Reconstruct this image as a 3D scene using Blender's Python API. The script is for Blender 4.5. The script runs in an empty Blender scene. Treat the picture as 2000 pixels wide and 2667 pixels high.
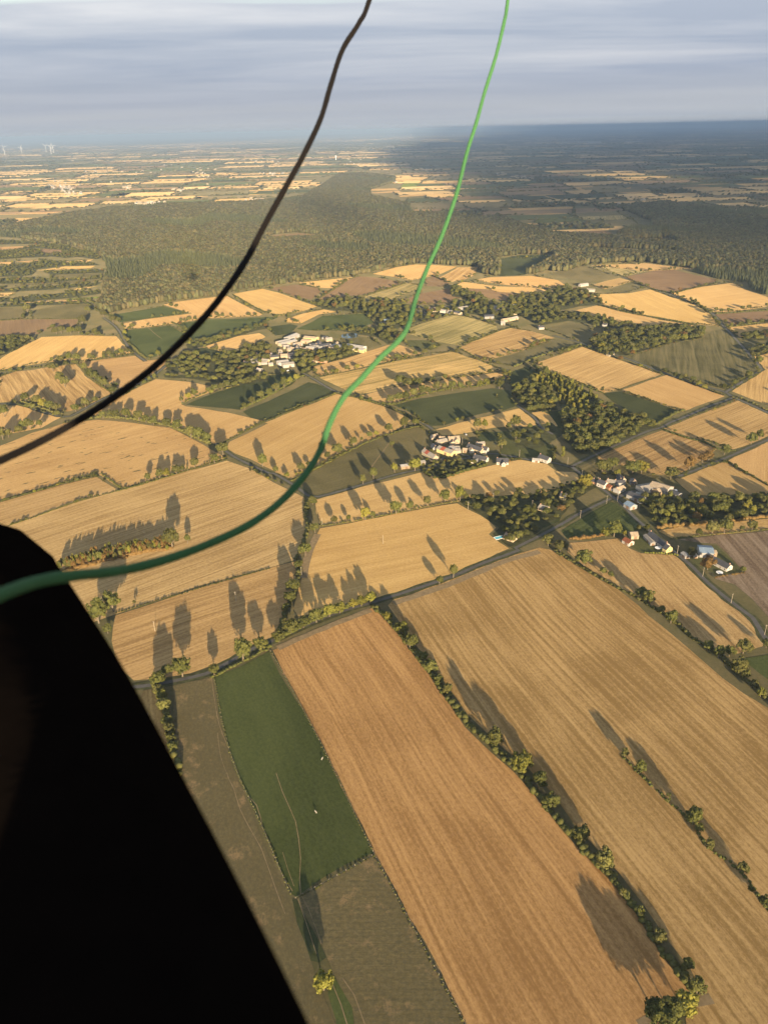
import bpy, math, random
import numpy as np
from mathutils import Vector, Matrix

random.seed(7)
RNG = np.random.default_rng(7)
scene = bpy.context.scene
COL = scene.collection

# ------------------------------------------------------------------ camera
H = 350.0                     # metres above the fields
FPX = 2003.0                  # focal length in photograph pixels (2000 x 2667)
PITCH = math.radians(26.44)
ROLL = math.radians(1.23)
cp, sp = math.cos(PITCH), math.sin(PITCH)
r0 = Vector((1, 0, 0)); u0 = Vector((0, sp, cp)); FWD = Vector((0, cp, -sp))
RIGHT = math.cos(ROLL) * r0 - math.sin(ROLL) * u0
UP = math.sin(ROLL) * r0 + math.cos(ROLL) * u0
CAM = Vector((0, 0, H))
cam_data = bpy.data.cameras.new('camera')
cam = bpy.data.objects.new('camera', cam_data); COL.objects.link(cam)
M = Matrix.Identity(4)
for i in range(3):
    M[i][0] = RIGHT[i]; M[i][1] = UP[i]; M[i][2] = -FWD[i]; M[i][3] = CAM[i]
cam.matrix_world = M
cam_data.sensor_fit = 'VERTICAL'; cam_data.sensor_height = 36.0
cam_data.lens = 36.0 * FPX / 2667.0
cam_data.clip_start = 0.02; cam_data.clip_end = 300000.0
cam_data.dof.use_dof = True; cam_data.dof.focus_distance = 900.0
cam_data.dof.aperture_fstop = cam_data.lens / 2.6
scene.camera = cam

# ------------------------------------------------------------------ sun, sky, exposure
SUN_EL = math.radians(9.3)
SUN_AZ = math.radians(-13.1)          # azimuth (from +Y, to the right) the light travels towards
TO_SUN = Vector((-math.sin(SUN_AZ) * math.cos(SUN_EL), -math.cos(SUN_AZ) * math.cos(SUN_EL), math.sin(SUN_EL)))
sun_data = bpy.data.lights.new('sun', 'SUN')
sun_data.energy = 5.0; sun_data.angle = math.radians(0.53); sun_data.color = (1.0, 0.78, 0.51)
sun = bpy.data.objects.new('sun', sun_data); COL.objects.link(sun)
sun.rotation_euler = TO_SUN.to_track_quat('Z', 'Y').to_euler()
sun.location = (0, 0, 3000)
vs = scene.view_settings
vs.view_transform = 'Standard'; vs.look = 'None'; vs.gamma = 1.0; vs.use_curve_mapping = False
vs.exposure = 1.56
cy = scene.cycles
cy.max_bounces = 5; cy.diffuse_bounces = 2; cy.glossy_bounces = 2; cy.transmission_bounces = 2
cy.transparent_max_bounces = 4; cy.volume_bounces = 0
cy.use_denoising = True
cy.use_adaptive_sampling = True; cy.adaptive_threshold = 0.02
cy.volume_max_steps = 64

class NT:
    """small helper for building node trees"""
    def __init__(s, tree):
        s.t = tree; s.n = tree.nodes; s.l = tree.links
    def __call__(s, typ, ins=None, **props):
        nd = s.n.new(typ)
        for k, v in props.items(): setattr(nd, k, v)
        for k, v in (ins or {}).items():
            sock = nd.inputs[k]
            if hasattr(v, 'is_linked') or isinstance(v, bpy.types.NodeSocket): s.l.new(v, sock)
            else: sock.default_value = v
        return nd
    def math(s, op, a, b=0.0, c=0.0, clamp=False):
        return s('ShaderNodeMath', {0: a, 1: b, 2: c}, operation=op, use_clamp=clamp).outputs[0]
    def vmul(s, v, k):
        return s('ShaderNodeVectorMath', {0: v, 1: k}, operation='MULTIPLY').outputs[0]
    def noise(s, vec, scale=1.0, detail=3.0, rough=0.55, dist=0.0):
        return s('ShaderNodeTexNoise', {'Vector': vec, 'Scale': scale, 'Detail': detail, 'Roughness': rough, 'Distortion': dist}).outputs['Fac']
    def ramp(s, f, a, b, lo=0.0, hi=1.0):
        return s('ShaderNodeMapRange', {'Value': f, 'From Min': a, 'From Max': b, 'To Min': lo, 'To Max': hi}).outputs[0]
    def mix(s, f, a, b, mode='MIX'):
        nd = s.n.new('ShaderNodeMix'); nd.data_type = 'RGBA'; nd.blend_type = mode
        for sock, v in ((nd.inputs[0], f), (nd.inputs[6], a), (nd.inputs[7], b)):
            if isinstance(v, bpy.types.NodeSocket): s.l.new(v, sock)
            else: sock.default_value = v if not isinstance(v, tuple) or len(v) == 4 else (*v, 1)
        return nd.outputs[2]

world = bpy.data.worlds.new('World'); scene.world = world; world.use_nodes = True
world.node_tree.nodes.clear()
w = NT(world.node_tree)
sky = w('ShaderNodeTexSky', sky_type='NISHITA', sun_disc=False, sun_elevation=SUN_EL, altitude=400.0,
        sun_rotation=math.atan2(TO_SUN.x, TO_SUN.y), air_density=1.2, dust_density=2.0, ozone_density=1.0)
bg_sky = w('ShaderNodeBackground', {'Color': sky.outputs[0], 'Strength': 0.10})
tc = w('ShaderNodeTexCoord')
sep = w('ShaderNodeSeparateXYZ', {0: tc.outputs['Generated']})
den = w.math('ADD', w.math('MAXIMUM', sep.outputs[2], 0.0), 0.035)
comb = w('ShaderNodeCombineXYZ', {0: w.math('DIVIDE', sep.outputs[0], den), 1: w.math('DIVIDE', sep.outputs[1], den), 2: 0.0})
big = w.noise(w.vmul(comb.outputs[0], (0.5, 1.0, 1.0)), 0.13, 3, 0.5, 0.2)
streak = w.noise(w.vmul(comb.outputs[0], (0.55, 1.0, 1.0)), 0.30, 6, 0.58, 0.3)
low = w.ramp(sep.outputs[2], 0.075, 0.125, 0.40, 0.0)
cover = w.ramp(w.math('ADD', w.math('ADD', w.math('MULTIPLY', big, 0.55), w.math('MULTIPLY', streak, 0.45)), low), 0.40, 0.54)
# a broad grey-mauve bank all round the horizon, brighter broken cloud above it
upper = w.ramp(w.math('ADD', sep.outputs[2], w.math('MULTIPLY', w.math('SUBTRACT', big, 0.5), 0.16)), 0.046, 0.118)
tone = w.math('ADD', w.math('MULTIPLY', w.ramp(streak, 0.42, 0.66), w.ramp(upper, 0, 1, 0.16, 0.75)), w.math('MULTIPLY', upper, 0.18))
ccol = w.mix(tone, (0.112, 0.134, 0.184, 1), (0.30, 0.297, 0.305, 1))
warm = w.ramp(w.math('ADD', sep.outputs[2], w.math('MULTIPLY', w.math('SUBTRACT', big, 0.5), 0.10)), 0.0, 0.062, 1.0, 0.0)
ccol = w.mix(w.math('MULTIPLY', warm, 0.8), ccol, (0.178, 0.188, 0.203, 1))
bg_cloud = w('ShaderNodeBackground', {'Color': ccol, 'Strength': 1.0})
mixs = w('ShaderNodeMixShader', {0: w.math('MULTIPLY', cover, 0.95), 1: bg_sky.outputs[0], 2: bg_cloud.outputs[0]})
out = w('ShaderNodeOutputWorld', {'Surface': mixs.outputs[0]})

# ------------------------------------------------------------------ picture plane -> place
S7 = 700 / 1659
TILES = dict(A=(0, 650, S7), B=(650, 650, S7), C=(1300, 650, S7), D=(0, 1100, S7), E=(650, 1100, S7), G=(1300, 1100, S7),
             H=(200, 1550, S7), I=(850, 1550, S7), J=(1400, 1600, 600 / 1659), K=(500, 2000, S7), L=(1200, 2000, 800 / 1659),
             V=(0, 0, 2000 / 1659), P=(0, 200, S7), Q=(650, 200, S7), R=(1300, 200, S7), S=(1080, 1100, 320 / 1659),
             T=(1500, 1200, 320 / 1659), U=(1600, 1350, 400 / 1659), W=(620, 830, 360 / 1659), X=(920, 740, 500 / 1659))

def rd(s):
    """'E 405,480 430,460,20' -> [(px, py, extra...)] in photograph pixels"""
    res = []; t = None
    for tok in s.split():
        if tok in TILES: t = TILES[tok]; continue
        v = [float(q) for q in tok.split(',')]
        res.append((t[0] + v[0] * t[2], t[1] + v[1] * t[2]) + ((v[2] * t[2],) if len(v) > 2 else ()) + tuple(v[3:]))
    return res

def ray(px, py):
    return ((px - 1000) / FPX) * RIGHT + ((1333.5 - py) / FPX) * UP + FWD

def ground(px, py, z=0.0):
    d = ray(px, py); k = (z - H) / d.z
    return Vector((d.x * k, d.y * k, z))

def depth(px, py):
    d = ray(px, py); return -H / d.z

def topx(x, y, z=0.0):
    v = Vector((x, y, z)) - CAM; k = v.dot(FWD)
    return 1000 + FPX * v.dot(RIGHT) / k, 1333.5 - FPX * v.dot(UP) / k

def gpath(s, z=0.0):
    return [ground(p[0], p[1], z) for p in rd(s)]

# ------------------------------------------------------------------ object helpers
def mesh(name, verts, faces, mats=(), smooth=False, uv=None):
    me = bpy.data.meshes.new(name)
    me.from_pydata([tuple(v) for v in verts], [], [tuple(f) for f in faces])
    for m in (mats if isinstance(mats, (list, tuple)) else [mats]): me.materials.append(m)
    if smooth: me.polygons.foreach_set('use_smooth', [True] * len(me.polygons))
    me.update()
    return me

def np_mesh(name, V, F, mat, smooth=False):
    """fast mesh from numpy arrays, F (n,3) or (n,4)"""
    me = bpy.data.meshes.new(name)
    V = np.asarray(V, np.float32); F = np.asarray(F, np.int32); k = F.shape[1]
    me.vertices.add(len(V)); me.vertices.foreach_set('co', V.ravel())
    me.loops.add(F.size); me.loops.foreach_set('vertex_index', F.ravel())
    me.polygons.add(len(F)); me.polygons.foreach_set('loop_start', np.arange(0, F.size, k, dtype=np.int32))
    if smooth: me.polygons.foreach_set('use_smooth', np.ones(len(F), bool))
    for m in (mat if isinstance(mat, (list, tuple)) else [mat]): me.materials.append(m)
    me.update(calc_edges=True)
    return me

def link(name, data, parent=None, loc=None):
    o = bpy.data.objects.new(name, data); COL.objects.link(o)
    if parent is not None: o.parent = parent
    if loc is not None: o.location = loc
    return o

def tag(o, label=None, cat=None, group=None, kind=None):
    if label: o['label'] = label
    if cat: o['category'] = cat
    if group: o['group'] = group
    if kind: o['kind'] = kind
    return o

class MB:
    """collects boxes and prisms into one mesh"""
    def __init__(s): s.v = []; s.f = []
    def add(s, vs, fs):
        b = len(s.v); s.v += [Vector(q) for q in vs]; s.f += [tuple(b + i for i in f) for f in fs]; return s
    def box(s, x0, x1, y0, y1, z0, z1):
        return s.add([(x0, y0, z0), (x1, y0, z0), (x1, y1, z0), (x0, y1, z0), (x0, y0, z1), (x1, y0, z1), (x1, y1, z1), (x0, y1, z1)],
                     [(0, 3, 2, 1), (4, 5, 6, 7), (0, 1, 5, 4), (1, 2, 6, 5), (2, 3, 7, 6), (3, 0, 4, 7)])
    def tube(s, p0, p1, ra, rb, n=8):
        p0 = Vector(p0); p1 = Vector(p1); d = (p1 - p0).normalized()
        a = d.orthogonal().normalized(); b = d.cross(a)
        vs = []
        for p, r in ((p0, ra), (p1, rb)):
            for i in range(n):
                t = 2 * math.pi * i / n; vs.append(p + a * (r * math.cos(t)) + b * (r * math.sin(t)))
        fs = [(i, (i + 1) % n, n + (i + 1) % n, n + i) for i in range(n)]
        fs += [tuple(range(n - 1, -1, -1)), tuple(range(n, 2 * n))]
        return s.add(vs, fs)
    def mesh(s, name, mat, smooth=False): return mesh(name, s.v, s.f, mat, smooth)

# ------------------------------------------------------------------ materials
def new_mat(name):
    m = bpy.data.materials.new(name); m.use_nodes = True; m.node_tree.nodes.clear()
    return m, NT(m.node_tree)

def finish(n, color, rough=0.9, spec=0.15, normal=None, drough=0.6, **kw):
    ins = {'Base Color': color, 'Roughness': rough, 'Specular IOR Level': spec, 'Diffuse Roughness': drough}
    if normal is not None: ins['Normal'] = normal
    ins.update(kw)
    b = n('ShaderNodeBsdfPrincipled', ins)
    n('ShaderNodeOutputMaterial', {'Surface': b.outputs[0]})
    return b

def plain(name, col, rough=0.8, spec=0.3, var=0.25, scale=0.8):
    m, n = new_mat(name)
    g = n('ShaderNodeNewGeometry')
    oi = n('ShaderNodeObjectInfo')
    f = n.noise(g.outputs['Position'], scale, 4, 0.6)
    f = n.math('ADD', n.ramp(f, 0.3, 0.7, 1 - var, 1 + var), n.ramp(oi.outputs['Random'], 0, 1, -0.08, 0.08))
    c = n.mix(1.0, (*col, 1), n('ShaderNodeCombineColor', {0: f, 1: f, 2: f}).outputs[0], 'MULTIPLY')
    finish(n, c, rough, spec)
    return m

def field_mat(name, streak=0.3, fine=0.25, patch=0.25, second=(0.75, 0.70, 0.65), bump=0.25, spots=0.0, wide=16.0, rows=2.2, furrow=0.0, period=7.0, dry=0.0):
    """worked land: colour from the field's own 'tint', drilling rows along U (metres), soil patches"""
    m, n = new_mat(name)
    uv = n('ShaderNodeUVMap', uv_map='UVMap').outputs[0]
    at = n('ShaderNodeAttribute', attribute_type='OBJECT', attribute_name='tint').outputs['Color']
    oi = n('ShaderNodeObjectInfo').outputs['Random']
    off = n('ShaderNodeCombineXYZ', {0: n.math('MULTIPLY', oi, 913.0), 1: n.math('MULTIPLY', oi, 377.0), 2: 0.0}).outputs[0]
    p = n('ShaderNodeVectorMath', {0: uv, 1: off}, operation='ADD').outputs[0]
    wob = n('ShaderNodeTexNoise', {'Vector': p, 'Scale': 0.006, 'Detail': 1.0}).outputs['Color']
    wob = n('ShaderNodeVectorMath', {0: wob, 1: (0.0, 10.0, 0.0)}, operation='MULTIPLY').outputs[0]
    p2 = n('ShaderNodeVectorMath', {0: p, 1: wob}, operation='ADD').outputs[0]
    s1 = n.noise(n.vmul(p2, (0.0035, 1.0 / wide, 1)), 1.0, 3, 0.6)
    s2 = n.noise(n.vmul(p2, (0.012, 1.0 / rows, 1)), 1.0, 2, 0.6)
    s3 = n.noise(n.vmul(p2, (0.006, 1.0 / (wide * 0.35), 1)), 1.0, 2, 0.5)
    pt = n.noise(p, 0.011, 5, 0.62, 0.6)
    gr = n.noise(n.vmul(p, (0.7, 1.0, 1.0)), 0.55, 6, 0.82)
    f = n.math('ADD', n.math('MULTIPLY', n.ramp(s1, 0.30, 0.70, -1, 1), streak), n.math('MULTIPLY', n.ramp(s2, 0.32, 0.68, -1, 1), fine))
    f = n.math('ADD', f, n.math('MULTIPLY', n.ramp(s3, 0.3, 0.7, -1, 1), streak * 0.7))
    f = n.math('ADD', f, n.math('MULTIPLY', n.ramp(pt, 0.30, 0.70, -1, 1), patch))
    f = n.math('ADD', f, n.math('MULTIPLY', n.ramp(gr, 0.36, 0.64, -1, 1), 0.60))
    if furrow:
        wv = n('ShaderNodeTexWave', {'Vector': p2, 'Scale': 2 * math.pi / 20.0 / period, 'Distortion': 1.2, 'Detail': 2.0, 'Detail Scale': 0.35}, bands_direction='Y').outputs['Fac']
        am = n.ramp(n.noise(n.vmul(p2, (0.01, 0.06, 1)), 1.0, 3, 0.6), 0.3, 0.7, 0.1, 1.0)
        f = n.math('SUBTRACT', f, n.math('MULTIPLY', n.math('MULTIPLY', n.math('POWER', wv, 3.0), am), furrow))
    dark = n.mix(1.0, at, (*second, 1), 'MULTIPLY')
    lite = n.mix(1.0, at, (1.16, 1.14, 1.10, 1), 'MULTIPLY')
    c = n.mix(n.ramp(f, -0.75, 0.75), dark, lite)
    if spots:
        sp_ = n.noise(n.vmul(p2, (0.055, 0.16, 1)), 1.0, 2, 0.5)
        c = n.mix(n.math('MULTIPLY', n.ramp(sp_, 0.64, 0.68), spots), c, (0.06, 0.06, 0.028, 1))
    if dry:
        dn = n.noise(p, 0.06, 4, 0.65)
        c = n.mix(n.math('MULTIPLY', n.ramp(dn, 0.55, 0.66), dry), c, (0.30, 0.20, 0.10, 1))
        c = n.mix(n.math('MULTIPLY', n.ramp(n.noise(p, 0.45, 5, .8), 0.44, 0.60), 0.75), c, (0.085, 0.075, 0.04, 1))
    bm = n('ShaderNodeBump', {'Height': n.math('ADD', n.math('MULTIPLY', gr, 0.5), n.math('MULTIPLY', s2, 0.5)), 'Strength': bump, 'Distance': 0.35})
    finish(n, c, 0.95, 0.05, bm.outputs[0], 0.5)
    return m

MF = dict(
    stub=field_mat('stubble', 0.28, 0.50, 0.32, (0.62, 0.56, 0.48), furrow=0.35, period=8.5),
    wide=field_mat('wide_stubble', 0.32, 0.50, 0.50, (0.61, 0.56, 0.45), furrow=0.75, period=6.5),
    gold=field_mat('golden_stubble', 0.30, 0.24, 0.28, (0.74, 0.66, 0.56), 0.2),
    spot=field_mat('weedy_stubble', 0.30, 0.22, 0.35, (0.68, 0.60, 0.52), 0.25, 0.85),
    rows=field_mat('striped_stubble', 0.50, 0.50, 0.15, (0.52, 0.46, 0.40), 0.3, 0, 11.0, 4.5),
    mixed=field_mat('weedy_stripes', 0.65, 0.35, 0.45, (0.42, 0.46, 0.36), 0.25, 0, 14.0, 4.0),
    till=field_mat('tilled_soil', 0.25, 0.30, 0.35, (0.66, 0.62, 0.60), 0.4),
    grass=field_mat('pasture_grass', 0.12, 0.12, 0.65, (0.58, 0.62, 0.55), 0.4),
    rough=field_mat('rough_grass', 0.05, 0.05, 0.45, (0.70, 0.68, 0.60), 0.5, dry=0.6),
)

def leaf_mat(name, c1, c2, c3, hue=0.5, vr=(.72, 1.25)):
    """foliage: tint varies from leaf clump to leaf clump and from tree to tree"""
    m, n = new_mat(name)
    oi = n('ShaderNodeObjectInfo').outputs['Random']
    tcn = n('ShaderNodeTexCoord').outputs['Object']
    f = n.noise(tcn, 3.0, 3, 0.6)
    wn = n('ShaderNodeTexWhiteNoise', {'W': oi}, noise_dimensions='1D').outputs[0]
    c = n.mix(n.ramp(f, 0.3, 0.7), (*c1, 1), (*c2, 1))
    c = n.mix(n.math('MULTIPLY', n.ramp(oi, 0.35, 1.0), hue), c, (*c3, 1))
    k = n.ramp(wn, 0, 1, vr[0], vr[1])
    c = n.mix(1.0, c, n('ShaderNodeCombineColor', {0: k, 1: k, 2: k}).outputs[0], 'MULTIPLY')
    d = n('ShaderNodeBsdfPrincipled', {'Base Color': c, 'Roughness': 0.75, 'Specular IOR Level': 0.12})
    t = n('ShaderNodeBsdfTranslucent', {'Color': c})
    mx = n('ShaderNodeMixShader', {0: 0.18, 1: d.outputs[0], 2: t.outputs[0]})
    n('ShaderNodeOutputMaterial', {'Surface': mx.outputs[0]})
    return m

LEAF = leaf_mat('oak_leaves', (0.064, 0.074, 0.020), (0.135, 0.135, 0.034), (0.14, 0.125, 0.042), 0.6)
LEAF_Y = leaf_mat('poplar_leaves', (0.11, 0.118, 0.024), (0.22, 0.21, 0.040), (0.25, 0.20, 0.034), 0.5)
LEAF_R = leaf_mat('rust_leaves', (0.12, 0.075, 0.025), (0.20, 0.12, 0.04), (0.16, 0.12, 0.04), 0.4)
LEAF_F = leaf_mat('forest_leaves', (0.066, 0.071, 0.030), (0.116, 0.113, 0.046), (0.140, 0.104, 0.048), 0.6, (.6, 1.45))
LEAF_C = leaf_mat('conifer_needles', (0.070, 0.080, 0.034), (0.110, 0.116, 0.048), (0.10, 0.10, 0.044), 0.5)
BARK = plain('bark', (0.16, 0.13, 0.09), 0.9, 0.1, 0.35, 1.5)
# ------------------------------------------------------------------ ground sheet
def ground_mat():
    m, n = new_mat('rough_verge_grass')
    g = n('ShaderNodeNewGeometry').outputs['Position']
    a = n.noise(g, 0.02, 5, 0.65); b = n.noise(g, 0.35, 4, 0.7)
    c = n.mix(n.ramp(a, 0.35, 0.65), (0.085, 0.080, 0.036, 1), (0.15, 0.12, 0.062, 1))
    c = n.mix(n.math('MULTIPLY', n.ramp(b, 0.35, 0.7), 0.5), c, (0.055, 0.060, 0.024, 1))
    finish(n, c, 0.95, 0.05, n('ShaderNodeBump', {'Height': b, 'Strength': 0.35, 'Distance': 0.6}).outputs[0], 1.0)
    return m
GR = ground_mat()
gx = [-90000, -30000, -9000, -3000, 0, 3000, 9000, 30000, 90000]; gy = [-9000, -2000, 0, 3000, 9000, 30000, 60000, 95000]
gv = [(x, y, -0.15) for y in gy for x in gx]
gf = [(j * len(gx) + i, j * len(gx) + i + 1, (j + 1) * len(gx) + i + 1, (j + 1) * len(gx) + i) for j in range(len(gy) - 1) for i in range(len(gx) - 1)]
tag(link('ground', mesh('ground', gv, gf, GR)), kind='structure')

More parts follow.
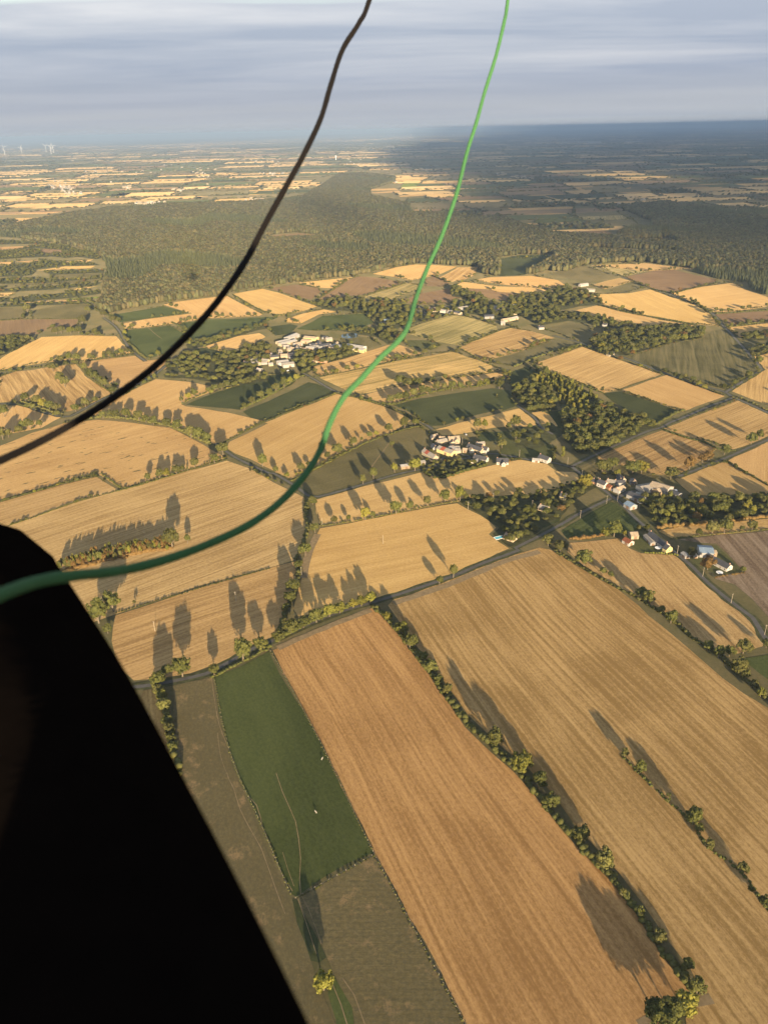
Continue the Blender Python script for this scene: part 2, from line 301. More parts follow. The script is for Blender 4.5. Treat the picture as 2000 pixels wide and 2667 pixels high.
# ------------------------------------------------------------------ fields
TINT = dict(gold=(.440, .305, .130), straw=(.435, .312, .150), tan=(.410, .281, .124), orange=(.395, .238, .104), dtan=(.360, .248, .112),
            brown=(.185, .128, .070), olive=(.125, .108, .052), green=(.070, .084, .030), dgreen=(.054, .062, .027),
            dry=(.135, .112, .058), plough=(.215, .165, .115), lime=(.16, .20, .04), mix=(.30, .24, .11), meadow=(.085, .088, .036))
FIELDS = [  # material, tint, outline, (row direction as two points)
 ('stub', 'orange', 'V 590,1405 700,1352 805,1313 850,1360 905,1430 955,1500 1005,1572 1060,1625 1110,1668 1160,1725 1215,1795 1265,1850 1320,1905 1370,1970 1420,2050 1470,2120 1490,2140 1430,2200 1400,2240 1420,2330 1060,2330 1005,2212 805,1838 719,1659 673,1566', 'V 590,1405 800,1830'),
 ('wide', 'dtan', 'V 850,1295 960,1258 1090,1205 1165,1183 1190,1188 1250,1225 1330,1270 1400,1330 1480,1395 1560,1465 1659,1530 1740,1590 1740,2330 1500,2330 1480,2200 1513,2140 1490,2092 1440,2030 1390,1955 1340,1890 1290,1835 1240,1780 1190,1710 1130,1650 1060,1592 1012,1545 962,1475 912,1410 862,1342 838,1308', 'V 1350,1621 1640,1945'),
 ('grass', 'green', 'V 463,1463 520,1440 582,1407 673,1568 719,1661 807,1842 700,1895 640,1938 628,1930 604,1876 558,1767 509,1659 483,1570 470,1500', None),
 ('rough', 'dry', 'K 650,805 760,745 1110,548 1150,575 1240,720 1430,1060 1640,1500 1760,1750 1020,1750 1000,1530 880,1280 830,1160 770,1000 690,900', None),
 ('grass', 'green', 'K 880,1290 990,1480 1015,1750 905,1750 890,1560 840,1400 850,1300', None),
 ('grass', 'dgreen', 'K 620,812 650,815 700,920 770,1040 830,1170 790,1200 730,1190 690,1080 650,960', None),  # green strip; the tree shadow across it is put into the dark tint
 ('rough', 'dry', 'V 375,1480 458,1464 475,1562 500,1652 550,1768 598,1882 622,1940 640,1990 660,2040 690,2130 725,2212 740,2300 500,2300 380,1900 370,1600', None),
 ('rows', 'dry', 'V 310,1492 358,1483 370,1530 376,1590 384,1700 200,1700', 'V 362,1495 380,1690'),
 ('stub', 'tan', 'V 250,1330 400,1280 540,1240 642,1212 640,1262 618,1320 603,1365 585,1385 500,1424 410,1455 290,1470 255,1440 242,1385', 'V 250,1330 540,1240'),
 ('stub', 'straw', 'V 24,1135 168,1084 262,1059 385,1024 490,995 539,1012 609,1051 658,1075 660,1108 664,1150 646,1192 640,1208 540,1237 400,1276 250,1327 200,1345 0,1400 -80,1400 -80,1165', 'V 24,1135 490,995'),
 ('spot', 'tan', 'V -60,1098 0,1080 140,1040 210,1023 264,1055 437,1005 488,990 451,968 413,947 367,924 298,915 210,907 140,914 70,935 21,956 -60,985', 'V 140,1040 0,1080'),
 ('stub', 'dtan', 'V -60,1105 0,1086 140,1046 210,1030 258,1059 168,1082 24,1133 -60,1160', 'V 24,1133 258,1059'),
 ('gold', 'tan', 'A 520,1015 620,975 880,838 965,800 1150,815 1310,845 1300,880 1180,925 1120,955 1150,968 1400,1005 1635,1060 1480,1140 1335,1208 1300,1190 1150,1120 1030,1075 850,1045 660,1028', 'A 1640,1065 1340,1212'),
 ('gold', 'tan', 'V 572,913 644,884 728,851 767,856 837,880 889,908 837,939 763,968 714,993 630,1035 539,991 507,979 488,967 497,954 580,914', 'V 497,954 728,851'),
 ('grass', 'olive', 'E 270,370 380,450 600,400 900,320 1070,290 1110,200 1140,100 1060,30 950,50 750,110 640,165 500,240 400,290', None),
 ('gold', 'gold', 'V 681,1080 784,1051 914,1019 942,1032 994,1021 1064,1005 1124,993 1180,1002 1201,1018 1246,1021 1250,1035 1211,1053 1159,1067 1078,1077 984,1084 889,1101 802,1119 735,1131 693,1136 683,1108', 'E 700,400 1070,310'),
 ('gold', 'gold', 'E 435,655 700,605 1000,547 1280,500 1420,572 1520,650 1475,690 1540,740 1600,778 1450,850 1250,935 1050,1010 860,1062 785,1085 700,1110 500,1150 380,1185 300,1195 270,1150 310,1000 345,900 400,740', 'E 700,605 1280,500'),
 ('stub', 'tan', 'V 1229,1173 1337,1163 1358,1184 1383,1195 1463,1200 1516,1248 1568,1296 1605,1327 1653,1378 1647,1396 1590,1413 1536,1399 1491,1372 1458,1342 1393,1299 1323,1262 1253,1217 1225,1192', 'V 1516,1248 1640,1370'),
 ('mixed', 'green', 'G 380,670 580,545 690,490 740,505 820,580 890,650 820,670 740,690 600,690 450,725 420,720', 'G 380,670 690,490'),
 ('rows', 'plough', 'G 1100,722 1350,695 1659,668 1760,662 1760,1310 1659,1200 1560,1090 1450,1000 1330,965 1350,945 1520,930 1460,870 1400,800 1340,750', 'G 1400,800 1659,1100'),
 ('stub', 'tan', 'G 980,670 1130,640 1380,620 1659,597 1760,590 1760,640 1659,650 1400,690 1060,715', None),
 ('rows', 'dtan', 'G 600,215 700,170 1000,50 1130,90 1240,120 1350,160 1260,220 1150,300 1090,330 950,320 800,270 640,250', 'G 700,170 1000,50'),
 ('mixed', 'dry', 'G 480,275 590,225 640,258 800,278 950,328 1060,340 900,350 800,340 640,320 560,330', None),
 ('stub', 'dtan', 'V 1432,926 1498,900 1593,865 1659,884 1740,908 1740,930 1659,942 1610,963 1582,971 1516,951', 'V 1432,926 1593,865'),
 ('gold', 'dtan', 'G 1080,350 1200,300 1390,242 1659,397 1760,455 1760,480 1659,470 1480,440 1340,460 1180,440', None),
 ('gold', 'tan', 'G 1412,235 1659,117 1760,70 1760,430 1659,388', None),
 ('gold', 'tan', 'C 740,870 1030,775 1390,905 1130,1000', None),
 ('stub', 'tan', 'C 215,705 510,600 1000,770 740,860 640,885', 'C 215,705 510,600'),
 ('grass', 'dgreen', 'C 640,890 740,875 1100,990 960,1080 800,1010', None),
 ('mixed', 'olive', 'C 780,665 1060,580 1250,550 1320,500 1380,490 1500,610 1580,740 1540,780 1390,862 1200,815 1000,745', 'C 1250,550 1300,830'),
 ('stub', 'tan', 'C 1420,870 1600,765 1560,660 1659,640 1780,640 1780,1000 1659,960 1500,900', None),
 ('gold', 'tan', 'C 1400,482 1659,455 1780,448 1780,520 1480,540', None),
 ('grass', 'olive', 'C 1480,550 1780,540 1780,600 1560,630', None),
 ('gold', 'gold', 'C 1060,270 1250,230 1440,205 1520,250 1659,295 1780,325 1780,345 1659,350 1380,390 1290,380 1180,320', None),
 ('till', 'brown', 'C 1330,400 1659,380 1780,378 1780,430 1420,475 1380,440', None),
 ('gold', 'gold', 'C 490,280 800,270 930,245 1180,330 1300,400 1360,475 1220,460 1000,420 850,395 620,330', 'C 930,250 1300,400'),
 ('gold', 'tan', 'C 470,375 600,345 760,380 1000,435 1200,470 1050,500 900,480 760,460 620,420', None),
 ('till', 'brown', 'C 770,170 960,130 1080,125 1340,185 1320,215 1050,265 930,235', 'C 930,235 1300,210'),
 ('mixed', 'mix', 'C 580,95 740,82 860,95 930,130 770,165 680,130', None),
 ('grass', 'olive', 'C 310,150 520,100 730,165 560,210 400,170', None),
 ('till', 'dtan', 'C 570,220 740,175 820,195 650,245', None),
 ('grass', 'olive', 'C 670,250 830,200 910,235 760,270', None),
 ('gold', 'tan', 'V 1026,605 1057,599 1148,596 1204,605 1222,617 1162,623 1078,614', None),
 ('gold', 'gold', 'V 970,621 1001,609 1078,619 1148,621 1201,629 1159,635 1078,631 1057,625', None),
 ('till', 'brown', 'B 930,320 1060,270 1230,240 1310,290 1240,330 1060,340', None),
 ('till', 'brown', 'B 1320,245 1420,240 1700,280 1760,300 1659,330 1480,300', None),
 ('till', 'brown', 'B 1080,190 1130,165 1240,205 1200,230 1090,225', None),
 ('gold', 'gold', 'B 760,150 900,110 1020,92 1130,95 1280,105 1180,150 1120,165 1000,190 900,170', None),
 ('rows', 'tan', 'B 1165,175 1280,110 1410,108 1395,150 1350,180 1220,205', 'B 1165,175 1280,110'),
 ('till', 'brown', 'B 400,320 600,190 680,165 800,175 960,205 840,250 700,285 560,300 440,350', 'B 400,320 600,190'),
 ('mixed', 'mix', 'B 700,295 850,240 970,205 1060,225 1020,255 880,310', None),
 ('gold', 'gold', 'B 300,205 450,190 640,170 590,200 520,240 430,235', None),
 ('till', 'brown', 'B 110,240 290,215 430,240 440,260 380,310 260,285', None),
 ('gold', 'gold', 'V 504,635 567,624 627,641 686,662 655,672 600,684 560,668', 'V 567,624 686,662'),
 ('gold', 'gold', 'A 750,460 900,430 1180,395 1010,340 1080,325 1400,285 1620,400 1600,410 1280,425 1050,460 780,495', None),
 ('grass', 'green', 'A 680,405 900,370 1010,350 1170,390 900,430 740,450', None),
 ('grass', 'green', 'A 770,500 1050,470 1160,530 1050,640 920,670 820,600 760,540', None),
 ('grass', 'green', 'A 1110,455 1300,432 1659,415 1720,420 1659,440 1580,490 1400,520 1200,560 1160,520', None),
 ('gold', 'gold', 'A 1235,600 1400,545 1600,515 1640,540 1560,580 1400,630', None),
 ('grass', 'dgreen', 'A 1140,640 1250,605 1420,640 1300,680 1160,665', None),
 ('gold', 'gold', 'A -150,720 0,680 60,640 200,570 260,540 500,530 720,535 780,600 830,640 700,650 520,690 420,680 200,710 0,745 -150,790', 'A 200,570 0,680'),
 ('stub', 'tan', 'A 480,700 540,690 840,655 920,685 1040,670 1040,730 960,760 800,860 740,870 700,840 560,760', 'A 540,690 840,655'),
 ('rows', 'tan', 'A -150,900 0,850 -10,790 100,752 200,745 320,722 470,708 540,790 650,860 690,890 640,910 500,980 420,1000 150,930 0,945 -150,970', 'A 470,710 640,880'),
 ('gold', 'tan', 'A -150,980 0,968 120,960 380,1035 260,1100 100,1130 0,1150 -150,1185', None),
 ('till', 'brown', 'A -150,440 200,430 500,430 480,470 300,490 240,520 0,550 -150,560', None),
 ('grass', 'olive', 'A -150,360 150,360 160,400 150,425 0,432 -150,432', None),
 ('grass', 'olive', 'A 190,380 350,345 590,335 560,380 500,425 200,420', None),
 ('gold', 'gold', 'A 340,80 580,60 540,80 350,95', None), ('gold', 'gold', 'A 230,130 400,105 590,100 560,115 330,125', None),
 ('gold', 'tan', 'A -150,85 90,75 60,100 -150,105', None), ('stub', 'dtan', 'A 100,75 290,60 200,82', None),
 ('gold', 'gold', 'A 420,245 610,225 480,250', None), ('gold', 'gold', 'A -150,275 100,265 60,285 -150,305', None),
 ('grass', 'lime', 'A 420,305 620,290 600,300 430,312', None), ('grass', 'olive', 'A 0,215 640,180 640,195 0,230', None),
 ('grass', 'olive', 'A 300,160 640,145 640,165 320,175', None), ('till', 'brown', 'A 240,5 390,0 390,15 260,22', None),
 ('stub', 'dtan', 'A 130,325 440,310 560,318 300,335', None),
 ('grass', 'green', 'B 290,490 450,410 700,395 770,450 700,480 560,500 400,500', None),
 ('gold', 'gold', 'B 225,430 330,395 460,370 540,385 430,400 320,455 230,450', None),
 ('grass', 'dgreen', 'B 100,480 250,460 300,470 250,520 160,530', None),
 ('mixed', 'mix', 'B 980,490 1050,460 1250,405 1340,415 1520,470 1530,500 1400,560 1290,590 1150,570 980,520', 'B 1150,570 1400,480'),
 ('grass', 'meadow', 'B 950,560 1100,560 1180,590 1120,620 980,600', None),
 ('grass', 'olive', 'B 560,560 640,530 740,545 810,590 720,610 600,585', None),
 ('stub', 'tan', 'B 370,730 560,680 850,590 930,590 1060,640 1000,660 800,700 600,750 420,780', None),
 ('mixed', 'tan', 'B 430,790 600,755 850,700 1250,630 1400,680 1560,740 1300,790 1000,830 700,890 620,880', 'B 600,755 1250,630'),
 ('gold', 'gold', 'B 690,900 900,850 1060,825 1300,790 1570,755 1570,790 1450,830 1200,860 1000,920 880,955 800,950', None),
 ('grass', 'dgreen', 'B 890,960 1050,920 1250,890 1500,855 1600,870 1640,960 1400,1020 1200,1085 1100,1090 1000,1010', None),
 ('gold', 'gold', 'B 1150,1110 1350,1055 1659,980 1770,975 1850,1020 1900,1090 1820,1100 1659,1090 1500,1100 1250,1145 1190,1148', None),
 ('grass', 'dgreen', 'A 1150,958 1300,895 1659,778 1820,760 1850,770 1855,790 1800,835 1659,900 1500,975 1480,990', None),
 ('grass', 'dgreen', 'A 1500,1000 1659,935 1905,818 1960,830 2055,882 1890,950 1640,1050 1560,1045', None),
 ('rows', 'dtan', 'C -250,610 -140,555 60,482 200,505 340,545 150,620 -90,690', 'C -90,690 150,620'),
 ('grass', 'olive', 'C 0,675 150,630 350,550 470,580 280,650 100,720 -60,700', None),
 ('grass', 'olive', 'C 270,490 450,450 620,470 560,500 400,530', None), ('grass', 'olive', 'C 410,540 640,490 660,530 520,580', None),
 ('grass', 'dgreen', 'C 60,760 180,720 270,780 200,800 60,830', None), ('grass', 'dgreen', 'C 250,1010 380,990 520,1070 470,1110 330,1100', None),
 ('grass', 'dgreen', 'C 0,880 50,870 120,960 20,995 -20,900', None),
 ('grass', 'meadow', 'G 0,80 200,60 340,150 330,230 230,210 130,225 0,240', None),
 ('grass', 'dgreen', 'E 1400,65 1659,50 1659,130 1560,110 1420,120', None),
 ('grass', 'dgreen', 'G 60,620 200,540 390,560 370,610 280,650 150,640', None),
 ('grass', 'green', 'J 1470,320 1659,290 1760,280 1760,520 1659,470 1600,430', None),
 ('grass', 'meadow', 'G 760,730 830,680 960,700 1060,800 900,810 850,790', None), ('grass', 'meadow', 'G 1150,790 1340,760 1460,880 1500,925 1340,940 1210,880', None),
 ('grass', 'dgreen', 'R 0,1125 130,1100 330,1100 250,1180 0,1185', None), ('grass', 'dgreen', 'C 0,62 330,45 240,120 150,158 0,165', None),
 ('till', 'brown', 'R 300,970 400,940 640,945 750,985 700,995 500,980', None), ('grass', 'olive', 'R 480,885 620,880 700,930 500,935', None),
 ('till', 'brown', 'Q 80,985 300,965 460,980 400,1000 150,1005', None), ('grass', 'olive', 'R 740,1010 1050,1000 1130,1035 800,1020', None),
 ('grass', 'dgreen', 'R 500,1060 1060,1080 1120,1095 700,1085', None), ('gold', 'tan', 'R 560,1165 900,1150 1200,1185 900,1200', None),
 ('mixed', 'mix', 'R 480,830 720,830 800,880 620,885 490,880', None), ('grass', 'olive', 'R 810,870 930,880 940,930 860,920', None),
 ('gold', 'gold', 'P -50,880 60,860 250,850 395,862 250,895 0,900', None), ('gold', 'tan', 'P -50,840 120,835 440,828 250,852 0,855', None),
 ('gold', 'tan', 'P 50,800 180,785 350,790 300,825 60,830', None), ('gold', 'tan', 'P -50,745 170,738 165,770 -50,775', None),
 ('stub', 'dtan', 'P -50,1052 150,1045 290,1035 180,1052 0,1070', None), ('till', 'brown', 'P 240,1065 400,1055 390,1085 260,1095', None),
 ('gold', 'gold', 'P 1140,740 1220,722 1305,728 1260,745', None), ('gold', 'gold', 'Q 0,700 150,695 165,720 0,732', None),
 ('grass', 'lime', 'Q 930,690 960,640 1060,645 1020,690', None), ('gold', 'tan', 'Q 1020,690 1090,640 1310,645 1130,690', None),
 ('gold', 'tan', 'Q 690,695 900,688 920,700 760,703', None), ('gold', 'tan', 'Q 750,715 920,703 940,712 770,720', None),
 ('gold', 'tan', 'Q 920,735 1180,715 1190,728 930,742', None), ('gold', 'dtan', 'Q 1010,820 1280,810 1290,830 1100,850', None),
 ('gold', 'dtan', 'R -50,815 200,800 460,802 450,850 150,850', None), ('gold', 'tan', 'R 150,905 400,892 440,905 380,922 160,920', None),
 ('stub', 'dtan', 'R 160,740 280,690 450,740 300,750', None), ('stub', 'dtan', 'R 410,665 540,660 630,705 500,700', None),
 ('gold', 'tan', 'R 70,675 200,660 320,658 240,685', None), ('gold', 'tan', 'R 480,640 540,622 670,632 560,638', None),
 ('stub', 'dtan', 'R 640,705 820,680 970,705 800,722', None), ('stub', 'dtan', 'R 1000,715 1200,660 1420,662 1330,700 1100,720', None),
 ('gold', 'dtan', 'R 1480,618 1720,615 1720,642 1540,640', None), ('stub', 'dtan', 'R 530,550 680,528 830,532 700,555', None),
]

NAMES = dict(wide='stubble_field', stub='stubble_field', gold='stubble_field', spot='stubble_field', rows='striped_field', mixed='weedy_field', till='tilled_field', grass='pasture', rough='rough_pasture')

def refine(pts, step, jit):
    res = []
    n = len(pts)
    for i in range(n):
        a, b = pts[i], pts[(i + 1) % n]
        L = (b - a).length; k = max(1, min(60, int(L / step)))
        nn = Vector((-(b - a).y, (b - a).x, 0)).normalized() if L > 0 else Vector()
        ph = random.random() * 9
        for j in range(k):
            t = j / k
            off = 0 if j == 0 else jit * (math.sin(ph + t * L * 0.05) * 0.8 + random.uniform(-0.6, 0.6))
            res.append(a.lerp(b, t) + nn * off)
    return res

FIELD_POLYS = []
zf = 0.0
for i, (mk, tk, s, dr) in enumerate(FIELDS):
    pts = gpath(s)
    FIELD_POLYS.append((np.array([(p.x, p.y) for p in pts]), tk))
    d0 = depth(*rd(s)[0][:2])
    c = sum(pts, Vector()) / len(pts)
    if dr:
        q = gpath(dr); dv = (q[1] - q[0])
    else:
        e = max(range(len(pts)), key=lambda k: (pts[(k + 1) % len(pts)] - pts[k]).length)
        dv = pts[(e + 1) % len(pts)] - pts[e]
    dv = Vector((dv.x, dv.y, 0)).normalized(); nv = Vector((-dv.y, dv.x, 0))
    far = c.length
    rp = refine(pts, 14 if far < 1500 else 60, 1.1 if far < 1500 else 4)
    me = mesh('field', [p - c for p in rp], [tuple(range(len(rp)))], MF[mk])
    if me.polygons[0].normal.z < 0: me.flip_normals()
    uvl = me.uv_layers.new(name='UVMap')
    for lp in me.loops:
        p = me.vertices[lp.vertex_index].co
        uvl.data[lp.index].uv = (p.dot(dv), p.dot(nv))
    zf = 0.01 + 0.004 * (i % 9) + (0.12 if far > 1600 else 0)
    o = link(NAMES[mk] if 'P ' not in s else 'stubble_field', me, loc=(c.x, c.y, zf))
    t = np.array(TINT[tk]) * (1 + random.uniform(-0.07, 0.07))
    o['tint'] = [float(t[0]), float(t[1] * (1 + random.uniform(-.02, .02))), float(t[2] * (1 + random.uniform(-.05, .05)))]
    tag(o, kind='structure')

# ------------------------------------------------------------------ lanes, verges and trodden paths
ASPHALT = plain('worn_asphalt', (0.085, 0.081, 0.078), 0.9, 0.15, 0.2, 0.15)
DIRT = plain('dry_earth', (0.20, 0.15, 0.085), 0.95, 0.05, 0.25, 0.3)
VERGE = plain('roadside_grass', (0.060, 0.062, 0.028), 0.95, 0.05, 0.45, 0.25)

def catmull(pts, step):
    res = []
    P = [pts[0] * 2 - pts[1]] + list(pts) + [pts[-1] * 2 - pts[-2]]
    for i in range(1, len(P) - 2):
        k = max(1, int((P[i + 1] - P[i]).length / step))
        for j in range(k):
            t = j / k
            res.append(0.5 * (2 * P[i] + (P[i + 1] - P[i - 1]) * t + (2 * P[i - 1] - 5 * P[i] + 4 * P[i + 1] - P[i + 2]) * t * t + (3 * P[i] - P[i - 1] - 3 * P[i + 1] + P[i + 2]) * t ** 3))
    res.append(pts[-1])
    return res

def strip(name, pts, wid, mat, z, jit=0.0, kind='structure'):
    c = catmull(pts, 8.0); vs = []; fs = []
    for i, p in enumerate(c):
        d = (c[min(i + 1, len(c) - 1)] - c[max(i - 1, 0)]); nn = Vector((-d.y, d.x, 0)).normalized()
        a = wid / 2 + random.uniform(-jit, jit); b = wid / 2 + random.uniform(-jit, jit)
        vs += [p + nn * a, p - nn * b]
        if i: fs.append((2 * i - 2, 2 * i - 1, 2 * i + 1, 2 * i))
    o = c[0].copy()
    ob = link(name, mesh(name, [v - o for v in vs], fs, mat), loc=(o.x, o.y, z))
    return tag(ob, kind=kind)

ROADS = [
 ('H 340,570 480,552 600,530 720,505 800,485 880,445 960,402 1100,325 1200,285 1300,240 1450,170 1650,95 1856,35 E 860,1080 1000,1035 1250,950 1450,865 1659,790 G 100,775 220,715 380,630 480,570 600,510 690,470', 4.2),
 ('G 440,270 520,330 620,400 700,460 760,510 860,610 940,680 1040,770 1120,830 1200,900 1280,985 1400,1085 1500,1160 1560,1205 J 1659,200 1850,390', 4.6),
 ('G 440,275 560,215 700,150 900,60 1000,30 1060,-2 C 1150,1030 1300,965 1400,930 1440,912', 4.6),
 ('C 1430,905 1380,875 1250,840 1000,755 780,670 560,600 520,580 C 420,555 330,530', 4.4),
 ('C 1395,880 1600,752 1612,735 1580,690 1500,600 1420,510 1380,470 1320,400 1250,355 1150,310 1000,260 900,220 760,170', 5.0),
 ('C 1440,912 1500,935 1659,1008 1780,1060', 4.4), ('G 1090,340 1300,258 1450,196 1560,146 1659,106 1780,60', 4.2),
 ('D 1330,130 1420,195 1500,240 1659,312 E 150,315 270,385 360,450 390,462 430,458 600,413 900,323 1075,288 1140,270 1200,215', 4.0),
 ('S 600,500 780,470 1010,420 1200,440 1400,478 1640,520 G 340,250 440,275', 4.0),
 ('B 330,760 390,795 540,880 700,920 880,980 1070,1070 1130,1110', 4.0),
 ('A -100,955 120,955 260,1000 400,1032 470,1012 600,940 740,880 850,830 960,770 1050,700 1130,680', 4.0),
 ('C 60,740 30,800 -10,860', 4.0), ('C 110,960 220,1040 250,1090 330,1140', 4.0), ('A 640,420 720,480 770,560 810,620 900,690', 4.0),
 ('S 420,330 600,420 780,470', 3.5), ('T 560,500 700,420 850,400 1000,430', 5.0),
]
for s, wd in ROADS:
    pts = gpath(s)
    strip('grass_verge', pts, wd + 4.5, VERGE, 0.062, 0.9)
    strip('lane', pts, wd * .82, ASPHALT, 0.072, 0.15)
PATHS = [('K 520,30 560,150 600,240 640,330 660,440 672,560 665,680 672,780', 0.39), ('K 220,50 260,130 300,260 380,410 430,500 480,640 530,780 575,900', 0.44),
         ('K 320,140 400,230 440,370 480,470 540,620 620,760', 0.44), ('K 560,520 590,620 630,730', 0.33), ('K 672,780 720,870 770,1000 800,1090', 0.33), ('K 655,810 700,940 740,1060 770,1150', 0.33),
         ('H 835,520 850,640 880,800 940,950 1000,1100', 0.44), ('H 870,850 890,1000 940,1130', 0.33), ('K 870,1340 920,1460 960,1590', 0.44), ('K 930,1300 1000,1400 1070,1590', 0.39),
         ('A 915,480 960,520 1000,550', 1.0), ('E 860,130 800,210 750,280', 1.0)]
for s, wd in PATHS: strip('trodden_path', gpath(s), wd, DIRT, 0.056, 0.08)
# headland tracks where the harvester turned
for s, wd in [('E 420,690 380,780 345,880 330,960', 7), ('V 600,1400 700,1357 800,1318', 6), ('V 850,1303 960,1266 1090,1213 1165,1192', 7), ('L 960,1390 1150,1300 1350,1240', 5)]:
    strip('headland_track', gpath(s), wd, DIRT, 0.054, 0.6)
# ------------------------------------------------------------------ foliage prototypes
import bmesh
def ico(sub):
    bm = bmesh.new(); bmesh.ops.create_icosphere(bm, subdivisions=sub, radius=1.0)
    V = np.array([v.co[:] for v in bm.verts]); F = np.array([[v.index for v in f.verts] for f in bm.faces]); bm.free()
    return V, F
ICO1, ICO2, ICO3 = ico(1), ico(2), ico(3)

def unit(r, n):
    d = r.normal(size=(n, 3)); return d / np.linalg.norm(d, axis=1)[:, None]

def leaves(r, cen, out, size):
    """two-triangle leaf sprays at cen (n,3) facing roughly out (n,3)"""
    n = len(cen)
    nn = out + 0.55 * unit(r, n); nn /= np.linalg.norm(nn, axis=1)[:, None]
    a = np.cross(nn, unit(r, n)); a /= np.linalg.norm(a, axis=1)[:, None]; b = np.cross(nn, a)
    s = size * r.uniform(0.6, 1.35, (n, 1)); t = s * r.uniform(0.55, 1.0, (n, 1))
    V = np.stack([cen - a * s, cen - b * t + nn * s * .2, cen + a * s, cen + b * t - nn * s * .1], 1).reshape(-1, 3)
    k = np.arange(n)[:, None] * 4
    F = np.concatenate([k + np.array([[0, 1, 2]]), k + np.array([[0, 2, 3]])])
    return V, F

def join(parts):
    Vs, Fs, b = [], [], 0
    for V, F in parts:
        Vs.append(V); Fs.append(F + b); b += len(V)
    return np.concatenate(Vs), np.concatenate(Fs)

def lumps(V, r, k=9, amp=0.28):
    d = unit(r, k); w = r.uniform(0.5, 1.0, k)
    dots = V @ d.T
    return V * (1 - amp * .5 + amp * np.max(np.clip(dots - 0.55, 0, 1) / 0.45 * w, axis=1))[:, None]

def crown(seed, nclump=34, nleaf=44, rx=5.5, rz=4.3, zc=6.6, open_=0.0, lean=0.0, flat=0.0):
    """a broadleaf crown 11 m high and 11 m wide, normalised to radius 1 and height 1"""
    r = np.random.default_rng(seed); parts = []
    dirs = unit(r, nclump); dirs[:, 2] = np.where(dirs[:, 2] < -0.55, -dirs[:, 2], dirs[:, 2])
    rad = r.uniform(0.50, 0.92, nclump)
    for d, q in zip(dirs, rad):
        c = np.array([d[0] * rx, d[1] * rx, d[2] * rz]) * q; cr = r.uniform(1.15, 2.15)
        if open_ and r.random() < open_: continue
        u = unit(r, nleaf); u = u + d * 0.5; u /= np.linalg.norm(u, axis=1)[:, None]
        P = c + u * cr * r.uniform(0.62, 1.05, (nleaf, 1))
        parts.append(leaves(r, P, u, 0.50))
        V, F = ICO1; parts.append((c + lumps(V, r) * cr * 0.62, F))
    if not open_:
        V, F = ICO2; parts.append((lumps(V, r, 14, .4) * np.array([rx, rx, rz]) * 0.60, F))
    V, F = join(parts)
    V = V + np.array([lean, 0, zc])
    V[:, 2] = np.maximum(V[:, 2], 1.3 + 0.5 * r.random(len(V)))
    return np.stack([V[:, 0] / 5.5, V[:, 1] / 5.5, V[:, 2] / 11.0], 1), F

def trunk_mesh(seed, name='trunk'):
    r = random.Random(seed); m = MB()
    m.tube((0, 0, -0.02), (r.uniform(-.02, .02), r.uniform(-.02, .02), 0.34), 0.036, 0.024, 8)
    for i in range(5):
        a = i * 1.26 + r.random(); q = r.uniform(.16, .30)
        m.tube((0, 0, 0.20 + .03 * i), (math.cos(a) * q, math.sin(a) * q, r.uniform(.45, .66)), 0.018, 0.007, 6)
    return m.mesh(name, BARK)

CROWNS = [np_mesh('crown', *crown(11 + i, rz=4.0 + .25 * (i % 3), lean=.3 * (i % 2)), LEAF) for i in range(6)]
CROWN_OPEN = [np_mesh('crown', *crown(41 + i, 26, 30, 4.6, 4.6, 6.3, 0.35), LEAF) for i in range(2)]
CROWN_Y = [np_mesh('crown', *crown(51 + i, rz=4.4), LEAF_Y) for i in range(2)]
CROWN_R = [np_mesh('crown', *crown(61 + i, 28, 36), LEAF_R) for i in range(2)]
TRUNKS = [trunk_mesh(i) for i in range(3)]

def poplar(seed):
    r = np.random.default_rng(seed); parts = []
    for i in range(26):
        z = i / 25; q = 0.16 + .17 * math.sin(math.pi * min(1, z * 1.05 + .12)) + r.uniform(-.03, .03); a = r.uniform(0, 6.3)
        c = np.array([math.cos(a) * q * 2.2, math.sin(a) * q * 2.2, 1.4 + z * 9.2]); u = unit(r, 30)
        parts.append(leaves(r, c + u * .9, u, .40)); parts.append((c + ICO1[0] * .62, ICO1[1]))
    V, F = join(parts); return np.stack([V[:, 0] / 1.7, V[:, 1] / 1.7, V[:, 2] / 11.4], 1), F
CROWN_P = [np_mesh('crown', *poplar(71 + i), LEAF_Y) for i in range(2)]

def tree(px, py, wpx, label, group, hf=1.0, kind='oak', seed=0, cat='tree'):
    p = ground(px, py); w_m = wpx * depth(px, py) / FPX
    rr = random.Random(seed * 7919 + int(px * 13 + py * 7))
    if kind == 'poplar': h = w_m * 2.6 * hf
    else: h = max(3.0, min(15.0, w_m * 1.04 + 0.6)) * hf * rr.uniform(0.93, 1.07)
    t = link({'poplar': 'poplar_tree', 'bush': 'bush', 'sapling': 'young_tree'}.get(kind, 'oak_tree'), None, loc=(p.x, p.y, 0))
    t.empty_display_size = 2; t.rotation_euler.z = rr.uniform(0, 6.28)
    lib = {'oak': CROWNS, 'open': CROWN_OPEN, 'yellow': CROWN_Y, 'rust': CROWN_R, 'poplar': CROWN_P, 'bush': CROWNS}[kind]
    c = link('crown', rr.choice(lib), t); c.scale = (w_m / 2, w_m / 2 * rr.uniform(.9, 1.1), h)
    if kind == 'bush': c.location.z = -0.14 * h
    k = link('trunk', rr.choice(TRUNKS), t); k.scale = (h, h, h)
    tag(t, label, cat, group)
    return t

